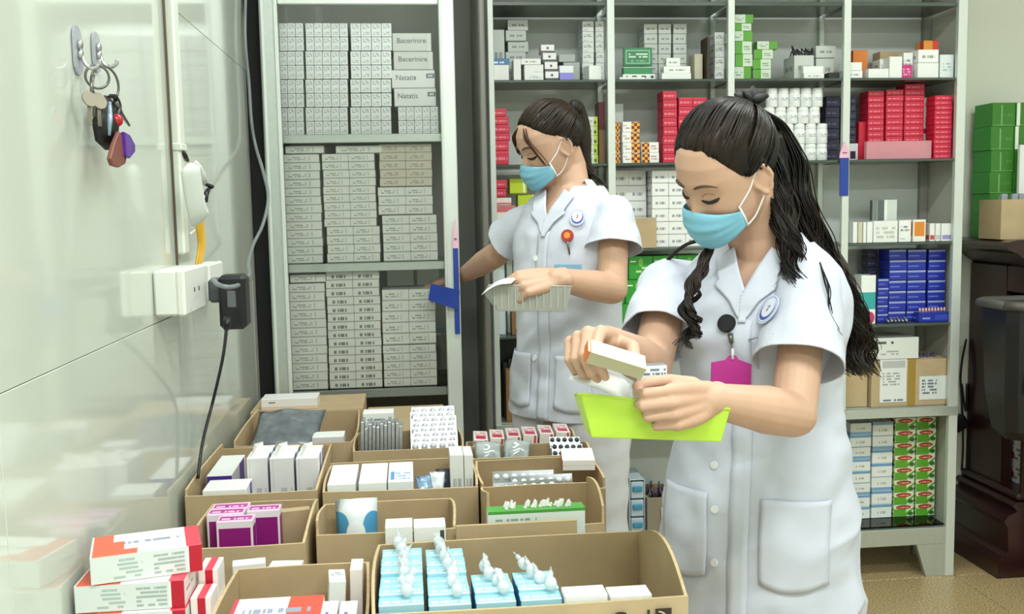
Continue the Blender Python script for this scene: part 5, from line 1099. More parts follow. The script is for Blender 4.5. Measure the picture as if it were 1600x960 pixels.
def head_prof(z):
    zs_ = [p[0] for p in HP]
    return [float(np.interp(z, zs_, [p[i] for p in HP])) for i in (1, 2, 3)]
def g2(a, s): return math.exp(-(a/s)**2)
def head_pt(z, a):
    """a measured from the face front (0) to the left ear (+90)"""
    w_, yf, yb = head_prof(z); cy = -.004
    c, s = math.cos(a), math.sin(a); ex = .86 if c > 0 else .95
    x = -w_*math.copysign(abs(s)**ex, s); y = cy + ((yf-cy) if c > 0 else (cy-yb))*math.copysign(abs(c)**ex, c)
    if c > 0:
        f = 0
        nz = max(0, min(1, (-z-.0)/.040)) if z > -.042 else max(0, 1-(-.042-z)/.012)
        f += (.003+.017*nz)*g2(x, .0075+.006*nz)*(1 if z < .012 else g2(z-.012, .012))
        for sx in (-1, 1):
            f -= .0075*g2(x-sx*.031, .017)*g2(z+.002, .012)
            f += .0052*g2(x-sx*.031, .0125)*g2(z+.004, .0085)
            f += .0028*g2(x-sx*.029, .018)*g2(z-.020, .007)
            f += .0022*g2(x-sx*.040, .018)*g2(z+.030, .016)
        f += .006*g2(x, .020)*g2(z+.076, .010)*(.7+.3*math.cos((z+.076)*400)) + .004*g2(x, .018)*g2(z+.103, .012)
        y += f
    return Vector((x, y, z))
def add_head(bm, Mh):
    zz_ = np.concatenate([np.linspace(-.118, -.09, 5), np.linspace(-.083, .045, 44), np.linspace(.052, .114, 14)])
    N = 88
    loft(bm, [[Mh @ head_pt(z, 2*math.pi*k/N) for k in range(N)] for z in zz_])
    for s in (-1, 1):
        E = Mh @ Matrix.Translation((s*.0755, -.012, -.008)) @ Matrix.Rotation(s*R(26), 4, 'Z') @ Matrix.Rotation(R(-10), 4, 'X')
        rim = [E @ Vector((s*.004, .0180*math.sin(t)*(1.0 if math.cos(t) > -.3 else .75), .029*math.cos(t))) for t in np.linspace(R(-150), R(175), 18)]
        caps(bm, rim, [.0038]*18, 8); ell(bm, E @ Matrix.Translation((s*.0015, .001, -.004)), .0035, .016, .024, 12)
        ell(bm, E @ Matrix.Translation((s*.002, .004, -.026)), .0045, .008, .009, 10)
def hand(bm, o, x, dorsal, curl, thumb, sc=1., spread=0., tflip=None):
    """hand from wrist o along x; dorsal = back of hand; curl = per-finger joint bends; thumb side = tflip"""
    x = Vector(x).normalized(); d = Vector(dorsal); d = (d-x*d.dot(x)).normalized(); y = Vector(tflip); y = (y-x*y.dot(x)-d*y.dot(d)).normalized()
    P = lambda a, b, c: Vector(o)+(x*a+y*b+d*c)*sc
    kb = [(.082, .027, .003), (.086, .009, .005), (.082, -.009, .003), (.075, -.026, 0)]
    for (a, b, c), r in zip(kb, (.0115, .012, .0115, .0105)):
        caps(bm, [P(0, b*.55, 0), P(a*.5, b*.85, .001), P(a, b, c-.003)], [.015*sc, .0135*sc, r*sc])
    caps(bm, [P(-.02, .006, 0), P(.01, .006, 0)], [.0205*sc, .019*sc]); caps(bm, [P(-.02, -.008, 0), P(.01, -.010, 0)], [.0205*sc, .019*sc])
    caps(bm, [P(.02, .016, -.010), P(.055, .024, -.010)], [.016*sc, .012*sc]); caps(bm, [P(.02, -.014, -.009), P(.058, -.02, -.008)], [.015*sc, .011*sc])
    ln = [(.042, .025, .020), (.046, .028, .021), (.042, .026, .021), (.034, .020, .018)]; tips = []
    for f in range(4):
        p = P(*kb[f]); ang = 0; pts = [p]; sp = spread*(1.5-f)
        for j in range(3):
            ang += R(curl[f][j]); dr = (x*math.cos(ang) - d*math.sin(ang) + y*math.sin(sp)*math.cos(ang)).normalized(); p = p+dr*ln[f][j]*sc; pts.append(p)
        r0 = (.0088, .0092, .0088, .0078)[f]*sc
        mid = [pts[0], pts[0].lerp(pts[1], .5), pts[1], pts[1].lerp(pts[2], .5), pts[2], pts[3]]
        caps(bm, mid, [r0*1.08, r0*.95, r0, r0*.86, r0*.88, r0*.72], 12); tips.append((pts[3], (pts[3]-pts[2]).normalized()))
    p = P(.022, .026, -.010); pts = [p]
    for l, dv in zip((.040, .030, .024), thumb):
        dr = (x*dv[0]+y*dv[1]+d*dv[2]).normalized(); p = p+dr*l*sc; pts.append(p)
    caps(bm, pts, [.0135*sc, .0105*sc, .0098*sc, .0080*sc], 12); tips.append((pts[3], (pts[3]-pts[2]).normalized()))
    return tips, d
def limb(bm, pts, rad): caps(bm, spline(pts, 6), list(np.interp(np.linspace(0, len(pts)-1, (len(pts)-1)*6+1), range(len(pts)), rad)), 18)

def cut_plane(me, co, no, near):
    """slice off what lies beyond a plane, only within a radius of its centre"""
    bm = bmesh.new(); bm.from_mesh(me); fs = [f for f in bm.faces if near is None or (f.calc_center_median()-co).length < near]
    vs = {v for f in fs for v in f.verts}; es = {e for f in fs for e in f.edges}
    bmesh.ops.bisect_plane(bm, geom=fs+list(es)+list(vs), plane_co=co, plane_no=no, clear_outer=True); bm.to_mesh(me); bm.free()
def cut_garment(me, sleeves, hem, zv, zc):
    for e, a, r in sleeves: cut_plane(me, e-a*.008, a, r)
    if hem: cut_plane(me, Vector((0, 0, hem)), Vector((0, 0, -1)), None)
    bm = bmesh.new(); bm.from_mesh(me); kill = []; R3 = T.to_3x3()
    for s in (1, -1):
        fs = [f for f in bm.faces if (TI @ f.calc_center_median()).y > 0 and (TI @ f.calc_center_median()).z > zv-.03]
        gm = fs+list({e for f in fs for e in f.edges})+list({v for f in fs for v in f.verts})
        bmesh.ops.bisect_plane(bm, geom=gm, plane_co=T @ Vector((s*.005, 0, zv)), plane_no=R3 @ Vector((s, 0, -.46)))
    fs = [f for f in bm.faces if abs((TI @ f.calc_center_median()).x) < .09 and (TI @ f.calc_center_median()).z > zc-.03]
    bmesh.ops.bisect_plane(bm, geom=fs+list({e for f in fs for e in f.edges})+list({v for f in fs for v in f.verts}), plane_co=T @ Vector((0, 0, zc)), plane_no=Vector((0, 0, 1)))
    for f in bm.faces:
        q = TI @ f.calc_center_median()
        if (q.z > zc and abs(q.x) < .09) or (q.y > 0 and q.z > zv and abs(q.x) < (q.z-zv)*.46+.005): kill.append(f)
    bmesh.ops.delete(bm, geom=kill, context='FACES'); bm.to_mesh(me); bm.free()
def garment(parts):
    """join separately remeshed pieces (trunk and sleeves) into one garment mesh"""
    bm = bmesh.new()
    for p_ in parts: bm.from_mesh(p_)
    me = bpy.data.meshes.new('garment'); bm.to_mesh(me); bm.free()
    for p_ in parts: bpy.data.meshes.remove(p_)
    return me
def collar_set(cb, T, zv, zc, m, co, root):
    """notched lapels and the collar round the neck"""
    zb = zv-.036; zt = zc-.008
    def lapel(s):
        def fn(u, v):
            z = zb+(zt-zb)*u; xi = max(-.006, (z-zv)*.46-.008)
            w_ = float(np.interp(u, [0, .12, .52, .60, .64, 1], [.006, .016, .041, .047, .036, .032]))
            return s*(xi+w_*v), z-.020*v*u
        return fn
    for s in (1, -1): patch(cb, T, lapel(s), 26, 8, .0055, .002, 'lapel', [m], co, root)
    bm = bmesh.new(); rg = []
    for k in range(33):
        a = R(-112+224*k/32); sx, cy = math.sin(a), -math.cos(a); b = max(0, -cy)
        rg.append([bm.verts.new(T @ Vector((sx*r_, cy*r_*.95-.012, zc+h_-b*.03))) for r_, h_ in ((.058, .006), (.066, .014), (.078, -.002), (.092, -.022))])
    for k in range(32):
        for j in range(3): bm.faces.new((rg[k][j], rg[k+1][j], rg[k+1][j+1], rg[k][j+1]))
    c_ = place_mesh(bm, root, 'collar', [m], co); c_.modifiers.new('thickness', 'SOLIDIFY').thickness = .003
def wrinkle(me, fn):
    n = len(me.vertices); co = np.empty(n*3); me.vertices.foreach_get('co', co); no = np.empty(n*3); me.vertices.foreach_get('normal', no) if False else None
    nr = [v.normal.copy() for v in me.vertices]
    for v, q in zip(me.vertices, nr): v.co = v.co + q*fn(v.co, q)
    me.update()
def bvh_of(me): return BVHTree.FromPolygons([v.co[:] for v in me.vertices], [p.vertices[:] for p in me.polygons])
def patch(bvh, M, fn, nu, nv, off, th, name, mats, parent, root, uv=True, smooth=True):
    """thin cloth piece laid on a garment: fn(u,v) gives (x,z) in the frame M (x right, y forward, z up)"""
    inv = M.to_3x3(); fwd = inv @ Vector((0, 1, 0)); bm = bmesh.new(); ul = bm.loops.layers.uv.new('UVMap'); g = {}
    for i in range(nu+1):
        for j in range(nv+1):
            x, z = fn(i/nu, j/nv); o = M @ Vector((x, .6, z)); h, nrm, _, _ = bvh.ray_cast(o, -fwd)
            if h is None: h, nrm, _, _ = bvh.find_nearest(M @ Vector((x, .1, z)))
            g[i, j] = bm.verts.new(h + nrm*off + fwd*off*.3)
    for i in range(nu):
        for j in range(nv):
            ix = ((i, j), (i+1, j), (i+1, j+1), (i, j+1)); f = bm.faces.new([g[k] for k in ix])
            for l, (a, b) in zip(f.loops, ix): l[ul].uv = (a/nu, b/nv)
    me = mesh(bm, name, *mats, smooth=smooth); me.transform(Matrix.Translation(-root)); ob = obj(name, me, parent)
    s = ob.modifiers.new('thickness', 'SOLIDIFY'); s.thickness = th; s.offset = 0; return ob
def place_mesh(bm, root, name, mats, parent, smooth=True):
    me = mesh(bm, name, *mats, smooth=smooth); me.transform(Matrix.Translation(-root)); return obj(name, me, parent)
def torso_rings(T, rings, N=56, ex=.82):
    out = []
    for z, a, bf, bb, cx, cy in rings:
        rg = []
        for k in range(N):
            t = 2*math.pi*k/N; c, s = math.cos(t), math.sin(t)
            rg.append(T @ Vector((cx + a*math.copysign(abs(c)**ex, c), cy + (bf if s > 0 else bb)*math.copysign(abs(s)**ex, s), z)))
        out.append(rg)
    return out
def head_extras(root, par, Mh, bvh, brow_l=(-.047, -.014)):
    """brows, lashes, surgical mask with straps"""
    def sp_(x, z, off):
        o = Mh @ Vector((x, .3, z)); d = Mh.to_3x3() @ Vector((0, -1, 0)); h, n, _, _ = bvh.ray_cast(o, d); return h+n*off
    for s in (-1, 1):
        bm = bmesh.new(); pts = [sp_(s*x, z, .0006) for x, z in ((.013, .0195), (.022, .0235), (.033, .0250), (.043, .0225), (.050, .017))]; tube(bm, spline(pts, 4), list(np.interp(np.linspace(0, 1, 17), [0, .2, .6, 1], [.0024, .0038, .0030, .0009])), 6, 0, True, .55); place_mesh(bm, root, 'eyebrow', [BROW], par)
    for s in (-1, 1):
        bm = bmesh.new(); pts = [sp_(s*x, z, .0004) for x, z in ((.0165, -.0075), (.024, -.0105), (.032, -.0115), (.040, -.0095), (.0465, -.0055))]
        tube(bm, spline(pts, 4), list(np.interp(np.linspace(0, 1, 17), [0, .3, .8, 1], [.0012, .0030, .0032, .0014])), 6)
        e = place_mesh(bm, root, 'eyelashes', [LASH], par)
        bm = bmesh.new(); pts = [sp_(s*x, z, -.0002) for x, z in ((.018, -.001), (.025, .0045), (.033, .0055), (.041, .002))]; tube(bm, spline(pts, 4), .0007, 5); place_mesh(bm, root, 'lid_crease', [mat('lid_crease_skin', '#96654d', .6)], e)
    # mask sheet
    bm = bmesh.new(); g = {}; nu, nv = 28, 20; ztop, zbot = -.027, -.110
    for i in range(nu+1):
        for j in range(nv+1):
            u = i/nu*2-1; v = j/nv
            z = ztop+(zbot-ztop)*v - .020*abs(u)**1.6*(1-v)*.9 + .034*abs(u)**1.7*v
            x = .0635*math.sin(u*1.30)/math.sin(1.30)*(1-.04*v)
            yfr = float(np.interp(v, [0, .18, .4, .6, .85, 1], [.099, .110, .113, .109, .101, .090]))
            y = yfr - (yfr-.046+.012*v)*abs(u)**2.1
            ple = .0016*math.sin(v*math.pi*7)*(1-abs(u)**2)
            g[i, j] = bm.verts.new(Mh @ Vector((x, y+ple, z)))
    for i in range(nu):
        for j in range(nv): bm.faces.new((g[i, j], g[i, j+1], g[i+1, j+1], g[i+1, j]))
    mk = place_mesh(bm, root, 'face_mask', [MASK], par); s_ = mk.modifiers.new('thickness', 'SOLIDIFY'); s_.thickness = .0016
    H = lambda *p: Mh @ Vector(p)
    for s in (-1, 1):
        c0 = g[0 if s < 0 else nu, 0].co if False else None
    for s in (-1, 1):
        x = s*.066
        bm = bmesh.new()
        tube(bm, spline([H(s*.0632, .046, -.036), H(s*.0705, .018, -.014), H(s*.0745, .002, .008), H(s*.0755, -.008, .014)], 5), .0013, 6)
        tube(bm, spline([H(s*.0612, .036, -.080), H(s*.066, .016, -.070), H(s*.0725, .000, -.050), H(s*.0765, -.010, -.036)], 5), .0013, 6)
        place_mesh(bm, root, 'ear_loop', [MWHITE], mk)
        bm = bmesh.new(); tube(bm, [H(s*.0638, .047, -.034), H(s*.0634, .041, -.058), H(s*.0618, .036, -.080)], [.0022, .0026, .0030], 6, 0, True, .5); place_mesh(bm, root, 'mask_edge', [MWHITE], mk)
    return mk
def scalp(Mh, bvh, root, par, hm, edge, pony, thick=.010, nlocks=90, seed=1, name='hair'):
    """cap of hair over the skull plus combed locks converging on pony (head frame direction)"""
    rnd = random.Random(seed); O_ = Vector((0, -.004, .012)); R3 = Mh.to_3x3()
    def surf(dv, off):
        o = Mh @ O_; d = (R3 @ dv).normalized(); h, n, _, _ = bvh.ray_cast(o + d*.3, -d); return h + d*off
    def dirv(az, el): return Vector((-math.sin(az)*math.cos(el), math.cos(az)*math.cos(el), math.sin(el)))
    bm = bmesh.new(); na, ne = 72, 26; g = {}
    for i in range(na):
        az = 2*math.pi*i/na; a2 = az if az <= math.pi else az-2*math.pi; e0 = edge(abs(a2))+R(2.2)*noise.noise(Vector((i*.9, seed, 0)))
        for j in range(ne+1):
            t = j/ne; el = e0+(math.pi/2-.001-e0)*t
            g[i, j] = bm.verts.new(surf(dirv(az, el), thick*(1-math.exp(-t*3.6))*(.85+.15*math.sin(a2*40)) - .0008*(j == 0)))
    for i in range(na):
        for j in range(ne): bm.faces.new((g[i, j], g[(i+1) % na, j], g[(i+1) % na, j+1], g[i, j+1]))
    pd = Vector(pony).normalized()
    for k in range(nlocks):
        a2 = (rnd.random()*2-1)*math.pi*.98; e0 = edge(abs(a2))+R(rnd.random()**1.5*22); d0 = dirv(a2, e0); ax = d0.cross(pd); an = d0.angle(pd)
        if ax.length < 1e-4: continue
        ax.normalize(); n = 12; pts = []; rad = []
        for j in range(n+1):
            t = j/n; dv = Matrix.Rotation(an*t, 3, ax) @ d0
            pts.append(surf(dv, thick*(.08+1.0*min(1, t*2.4))+.0015*rnd.random())); rad.append(.0036*(.12+.88*math.sin(math.pi*min(.92, .08+t*.95))))
        tube(bm, pts, rad, 6, 0, True, .5)
    bmesh.ops.recalc_face_normals(bm, faces=bm.faces)
    return place_mesh(bm, root, name, [hm], par), surf
def fall(bm, guides, n, r0, r1, wave, seed, flat=.5, freq=3.0, spread=.006, lo=.75):
    """locks of falling hair blended between guide curves"""
    rnd = random.Random(seed); G = [spline(g, 10) for g in guides]; L = min(len(g) for g in G)
    G = [[g[int(round(i*(len(g)-1)/(L-1)))] for i in range(L)] for g in G]
    cl = [(rnd.random(), rnd.random()*6.28, rnd.uniform(.8, 1.25), rnd.uniform(.7, 1.4), Vector((rnd.uniform(-1, 1), rnd.uniform(-1, 1), 0))*spread) for _ in range(max(3, n//14))]
    for k in range(n):
        cq, cph, cfq, cw, coff = cl[k % len(cl)]
        q = min(.999, max(0, cq+rnd.gauss(0, .035)))*(len(G)-1); a = min(int(q), len(G)-2); f = q-a; end = int(L*(lo+(1-lo)*rnd.random())); ph = cph+rnd.gauss(0, .35); off = coff+Vector((rnd.gauss(0, 1), rnd.gauss(0, 1), 0))*spread*.35; pts = []; rad = []
        w2 = wave*cw*rnd.uniform(.85, 1.15); fq = freq*cfq
        for i in range(end):
            t = i/(L-1); p = G[a][i].lerp(G[a+1][i], f) + off*min(1, t*4) + Vector((math.cos(ph+t*fq*6.28), math.sin(ph+t*fq*6.28), .3*math.sin(ph+t*fq*6.28)))*w2*t
            pts.append(p); tt = i/(end-1); rad.append((r0*(1-tt)+r1*tt)*(.5+.5*min(1, tt*6)))
        tube(bm, pts, rad, 5, 0, True, flat)
# ------------------------------------------------------------------ front nurse
YT = 1.66
ri, fo, uu = facing(R(35), 0, 0)
p = at(1187, 750, Y=YT); ROOT = Vector((p.x, YT, 0))
T = basis((p.x, YT, 0), ri, fo, (0, 0, 1))             # torso frame: x her right, y forward, z up
nf = empty('person', ROOT, 'person in white short sleeved coat and blue mask with long wavy black hair, front', 'person')
Mh = basis(Vector((.5235, 1.60, 1.4525)), *[v*k for v, k in zip(facing(R(67), R(30), R(12)), (.88, .88, .915))])
def W(px, py, Y): return at(px, py, Y=Y)
TI = T.inverted()
shR = W(1046, 446, 1.74); shL = W(1262, 438, 1.58)
elR = W(1018, 572, 1.60); wrR = W(948, 533, 1.42)
elL = W(1240, 648, 1.46); wrL = W(1108, 625, 1.35)
# body
bm = bmesh.new(); add_head(bm, Mh)
nk = Mh @ Vector((0, -.035, -.085)); nb = T @ Vector((0, -.01, 1.32)); sh = (shR+shL)/2; sh.z -= .01
caps(bm, [Mh @ Vector((0, -.03, -.04)), nk, nb.lerp(nk, .4), nb + Vector((0, 0, -.04))], [.048, .047, .050, .058], 20)
loft(bm, torso_rings(T, [(.78, .13, .09, .10, 0, 0), (.90, .14, .095, .105, 0, 0), (1.02, .115, .085, .09, 0, 0), (1.14, .125, .10, .09, 0, 0), (1.23, .130, .090, .088, 0, 0), (1.29, .10, .06, .07, 0, -.005), (1.325, .058, .045, .05, 0, -.01)]))
limb(bm, [shR, shR.lerp(elR, .5), elR], [.034, .036, .034]); limb(bm, [elR, elR.lerp(wrR, .35), wrR], [.035, .036, .023])
limb(bm, [shL, shL.lerp(elL, .5), elL], [.034, .036, .035]); limb(bm, [elL, elL.lerp(wrL, .35), wrL], [.036, .037, .024])
caps(bm, [shR, T @ Vector((.03, 0, 1.24))], [.034, .042]); caps(bm, [shL, T @ Vector((-.03, 0, 1.24))], [.034, .042])
for s in (-1, 1):
    h_, k_, a_ = T @ Vector((s*.075, 0, .80)), T @ Vector((s*.07, .01, .44)), T @ Vector((s*.07, -.01, .07))
    limb(bm, [h_, k_, a_], [.085, .055, .036]); caps(bm, [a_+Vector((0, 0, -.02)), T @ Vector((s*.075, .06, .035)), T @ Vector((s*.078, .15, .025))], [.036, .036, .024])
tipsL, dL = hand(bm, wrL, (-.84, -.54, -.02), (.54, -.84, .12), [(34, 78, 45), (40, 84, 48), (46, 86, 48), (52, 88, 48)], [(.85, .30, -.45), (.93, .0, -.4), (.95, -.1, -.3)], .92, 0, (0, 0, 1))
tipsR, dR = hand(bm, wrR, W(885, 522, 1.31)-wrR, (-.15, .25, 1), [(42, 62, 25), (52, 70, 35), (58, 74, 40), (62, 76, 40)], [(.55, .75, -.35), (.75, .25, -.65), (.7, -.15, -.8)], .97, 0, (-.1, -1, -.2))
me = remesh(bm, .0024, 3); me.materials.append(SKIN); me.polygons.foreach_set('use_smooth', [True]*len(me.polygons))
bv = bvh_of(me); me.transform(Matrix.Translation(-ROOT)); obj('body', me, nf)
def nails(tips, d, par, sc=1.):
    bm = bmesh.new()
    for p, dr in tips:
        q = p; n = d - dr*d.dot(dr); n.normalize(); s = dr.cross(n)
        ell(bm, basis(q+n*.0058*sc+dr*.001, dr, s, n), .0058*sc, .0045*sc, .0012*sc, 8)
    return place_mesh(bm, ROOT, 'fingernails', [mat('nail', '#e3b9a6', .25)], par)
mk = head_extras(ROOT, nf, Mh, bv)
# coat
bm = bmesh.new()
rings = [(.60, .180, .140, .15, .0, 0), (.74, .172, .132, .142, 0, 0), (.86, .163, .124, .134, 0, 0), (.95, .154, .116, .126, 0, 0), (1.05, .134, .105, .110, 0, 0), (1.12, .136, .112, .106, 0, 0), (1.18, .146, .118, .106, 0, 0), (1.235, .148, .108, .102, 0, -.004), (1.285, .130, .085, .09, 0, -.008), (1.318, .100, .064, .075, 0, -.014), (1.345, .072, .057, .064, 0, -.018)]
loft(bm, torso_rings(T, rings))
def sleeve(bm, sh, el, t1, r0, r1, inner):
    e1 = sh.lerp(el, t1); pts = [inner, sh.lerp(inner, .35)+Vector((0, 0, .006)), sh, sh.lerp(e1, .33), sh.lerp(e1, .66), e1]
    rad = [r0*.66, r0*.84, r0*.96, r0*1.05, (r0*1.05+r1)/2, r1]
    caps_pts = spline(pts, 5); rr = list(np.interp(np.linspace(0, 5, len(caps_pts)), range(6), rad)); tube(bm, caps_pts, rr, 24); return e1, (el-sh).normalized()
tk = remesh(bm, .0045, 10, .6)
bmR = bmesh.new(); eR, aR = sleeve(bmR, shR, elR, .70, .052, .064, T @ Vector((.085, -.005, 1.235)))
bmL = bmesh.new(); eL, aL = sleeve(bmL, shL, elL, .68, .054, .074, T @ Vector((-.085, -.005, 1.235)))
SR = remesh(bmR, .004, 6); SL = remesh(bmL, .004, 6); cut_plane(SR, eR-aR*.008, aR, None); cut_plane(SL, eL-aL*.008, aL, None)
cm = garment([tk, SR, SL])
def ridg(v): return (1-abs(noise.noise(v)))**3
def coat_fold(c, n):
    q = TI @ c; x, y, z = q; d = 0
    lo = max(0, min(1, (1.12-z)/.2)); d += .0085*noise.noise(Vector((x*16+3, y*16, z*3.5)))*(.4+.6*lo)
    d += .0060*noise.noise(Vector((x*9, y*9, z*24+x*14)))*g2(z-1.05, .07)
    d += .0045*noise.noise(Vector((x*22+z*14, y*18, z*20-x*12)))
    d += .013*(ridg(Vector((x*7+z*6, y*6+1, z*4)))-.5)*(.25+.75*lo)
    return d
wrinkle(cm, coat_fold)
zv = 1.240; ZC = 1.332
cbu = bvh_of(cm)
cut_garment(cm, [], .606, zv, ZC)
cb = bvh_of(cm)
cm.materials.append(COAT); cm.polygons.foreach_set('use_smooth', [True]*len(cm.polygons)); cm.transform(Matrix.Translation(-ROOT))
co = obj('coat', cm, nf, label='white short sleeved coat'); s_ = co.modifiers.new('thickness', 'SOLIDIFY'); s_.thickness = .0022; s_.offset = 0
collar_set(cbu, T, zv, ZC, COAT, co, ROOT)
patch(cb, T, lambda u, v: (-.016+.034*u, .61+(zv-.64)*v), 3, 60, .0022, .0014, 'placket', [COAT], co, ROOT)
for s, z0, z1, xa, xb in ((-1, .775, .915, -.135, -.035), (1, .775, .915, .055, .145)):
    patch(cb, T, lambda u, v: (xa+(xb-xa)*u, z0+(z1-z0)*v - .012*(math.sin(math.pi*u)*(1-v))), 14, 14, .004, .0016, 'pocket', [COAT], co, ROOT)
def on_coat(px, py, bvh=None):
    d = (at(px, py, Y=2)-CAM).normalized(); h, n, _, _ = (bvh or cb).ray_cast(CAM, d); return h, n
def disc(name, h, n, r, th, m, par, off=.001, seg=20, smooth=True, root=None, updir=None):
    bm = bmesh.new(); uv = bm.loops.layers.uv.new('UVMap'); z = n.normalized(); u_ = Vector(updir or (0, 0, 1)); x = u_.cross(z).normalized(); y = z.cross(x); o = h+z*off
    top = [bm.verts.new(o+z*th+(x*math.cos(a)+y*math.sin(a))*r*.94) for a in np.linspace(0, 2*math.pi, seg+1)[:-1]]; md = [bm.verts.new(o+z*th*.6+(x*math.cos(a)+y*math.sin(a))*r) for a in np.linspace(0, 2*math.pi, seg+1)[:-1]]; lo = [bm.verts.new(o+(x*math.cos(a)+y*math.sin(a))*r) for a in np.linspace(0, 2*math.pi, seg+1)[:-1]]
    f = bm.faces.new(top)
    for l, a in zip(f.loops, np.linspace(0, 2*math.pi, seg+1)[:-1]): l[uv].uv = (.5+.5*math.cos(a), .5+.5*math.sin(a))
    for A_, B_ in ((md, top), (lo, md)):
        for k in range(seg): bm.faces.new((A_[k], A_[(k+1) % seg], B_[(k+1) % seg], B_[k]))
    bm.faces.new(lo[::-1]); return place_mesh(bm, root or ROOT, name, [m], par, smooth=False)
BTN = mat('pearl_button', '#e8e9ee', .25)
for px, py in ((1117, 727), (1117, 796), (1117, 880)):
    h, n = on_coat(px, py); disc('button', h, n, .0068, .003, BTN, co)
EMB = pmat('round_emblem', '#d9def0', [('e', .0, .0, 1, 1, '#aab4dc'), ('e', .06, .06, .94, .94, '#d7dcee'), ('e', .12, .10, .90, .88, '#3d4ea6'), ('e', .17, .22, .83, .90, '#dfe4f2'), ('e', .44, .42, .56, .54, '#c97b86'), ('r', .49, .50, .53, .68, '#3b3f78'), ('r', .40, .60, .62, .63, '#6a70a8')])
h, n = on_coat(1206, 488); disc('emblem', h, n, .026, .0008, EMB, co, .0085, 28)
h, n = on_coat(1170, 531); 
bm = bmesh.new(); h2, _ = on_coat(1210, 521); tube(bm, [h+n*.002, h2+n*.002], .0016, 5); place_mesh(bm, ROOT, 'pocket_welt', [mat('seam_grey', '#bfc3cf', .8)], co)
# badge reel with magenta card
h, n = on_coat(1137, 507); br = disc('badge_reel', h, n, .0155, .007, BLACK, nf, .002, 24)
props(br, 'round black badge reel')
t0 = at(1141, 522, Y=h.y-.012); t1 = at(1146, 562, Y=h.y-.028)
bm = bmesh.new(); tube(bm, [t0, t0.lerp(t1, .35)], [.005, .0035], 8); tube(bm, [t0.lerp(t1, .3), t1], .0011, 5); place_mesh(bm, ROOT, 'reel_cord', [GUN], br)
bm = bmesh.new(); tube(bm, [at(1145, 545, Y=h.y-.024), t1], [.0045, .006], 8, 0, True, .4); place_mesh(bm, ROOT, 'card_clip', [mat('clear_clip', '#cfd3d4', .2)], br)
MGC = mat('magenta_card_holder', '#b52f8c', .4)
bm = bmesh.new(); yc = h.y-.030
pr = [at(x, y, Y=yc) for x, y in ((1111, 607), (1112, 567), (1134, 563), (1140, 556), (1150, 556), (1154, 562), (1174, 570), (1173, 614))]
f0 = [bm.verts.new(v) for v in pr]; f1 = [bm.verts.new(v+Vector((0, .003, 0))) for v in pr]; bm.faces.new(f0); bm.faces.new(f1[::-1])
for i in range(8): bm.faces.new((f0[i], f1[i], f1[(i+1) % 8], f0[(i+1) % 8]))
bmesh.ops.recalc_face_normals(bm, faces=bm.faces); place_mesh(bm, ROOT, 'badge_card', [MGC], br, smooth=False)
# hair: combed scalp, half-up tail, long wavy fall
def edgeF(a): return R(float(np.interp(math.degrees(a), [0, 20, 38, 52, 64, 74, 82, 90, 100, 120, 180], [43, 42, 33, 19, 5, -4, -2, 12, -2, -22, -34])))
hr_, surf = scalp(Mh, bv, ROOT, nf, HAIR, edgeF, (.02, -.82, .62), .012, 320, 3, 'hair')
tie = surf(Vector((.02, -.82, .62)), .018)
bm = bmesh.new()
for k in range(7):
    d = Vector((random.uniform(-1, 1), random.uniform(-1, 1), random.uniform(.2, 1))).normalized(); tube(bm, [tie, tie+d*.016, tie+d*.030], [.012, .011, .004], 6, 0, True, .6)
place_mesh(bm, ROOT, 'hair_band', [mat('black_band', '#101012', .6)], hr_)
Yh = 1.66
bm = bmesh.new()
gA = [tie, W(1197, 200, 1.64), W(1212, 280, 1.62), W(1222, 350, 1.585), W(1240, 420, 1.545), W(1247, 476, 1.52)]
gB = [tie, W(1215, 205, 1.67), W(1232, 290, 1.66), W(1252, 370, 1.65), W(1285, 450, 1.64), W(1325, 540, 1.64), W(1338, 596, 1.64)]
gC = [tie, W(1225, 215, 1.70), W(1250, 300, 1.71), W(1285, 380, 1.72), W(1322, 450, 1.72), W(1345, 520, 1.71), W(1356, 585, 1.71)]
gD = [tie, W(1210, 240, 1.74), W(1225, 330, 1.75), W(1260, 400, 1.77), W(1310, 470, 1.77), W(1335, 540, 1.76), W(1343, 590, 1.75)]
tube(bm, spline([W(1205, 205, 1.68), W(1228, 290, 1.69), W(1262, 380, 1.71), W(1305, 455, 1.71), W(1330, 525, 1.71)], 6), list(np.interp(np.linspace(0, 1, 25), [0, .3, .7, 1], [.024, .038, .042, .020])), 12)
tube(bm, spline([W(1200, 270, 1.66), W(1222, 340, 1.63), W(1240, 410, 1.62)], 6), list(np.interp(np.linspace(0, 1, 13), [0, .5, 1], [.022, .026, .010])), 10)
fall(bm, [gB, gC, gD], 520, .0040, .0007, .011, 5, .45, 4.6, .016, .86)
fall(bm, [gA, [tie, W(1210, 230, 1.65), W(1228, 310, 1.62), W(1245, 380, 1.585), W(1262, 430, 1.565), W(1285, 470, 1.55)]], 190, .0033, .0006, .010, 8, .45, 4.0, .011, .86)
fall(bm, [gC, gB], 60, .0016, .0006, .022, 11, 1, 3.2, .016, .8)
place_mesh(bm, ROOT, 'hair_fall', [HAIR], hr_)
bm = bmesh.new()
gE = [W(1112, 372, 1.63), W(1098, 400, 1.60), W(1080, 440, 1.585), W(1070, 480, 1.575), W(1080, 515, 1.565), W(1076, 545, 1.56)]
gF = [W(1118, 378, 1.63), W(1108, 415, 1.60), W(1095, 450, 1.58), W(1086, 485, 1.57), W(1096, 515, 1.56), W(1066, 540, 1.555)]
fall(bm, [gE, gF], 110, .0028, .0006, .011, 21, .5, 4.0, .006, .86)
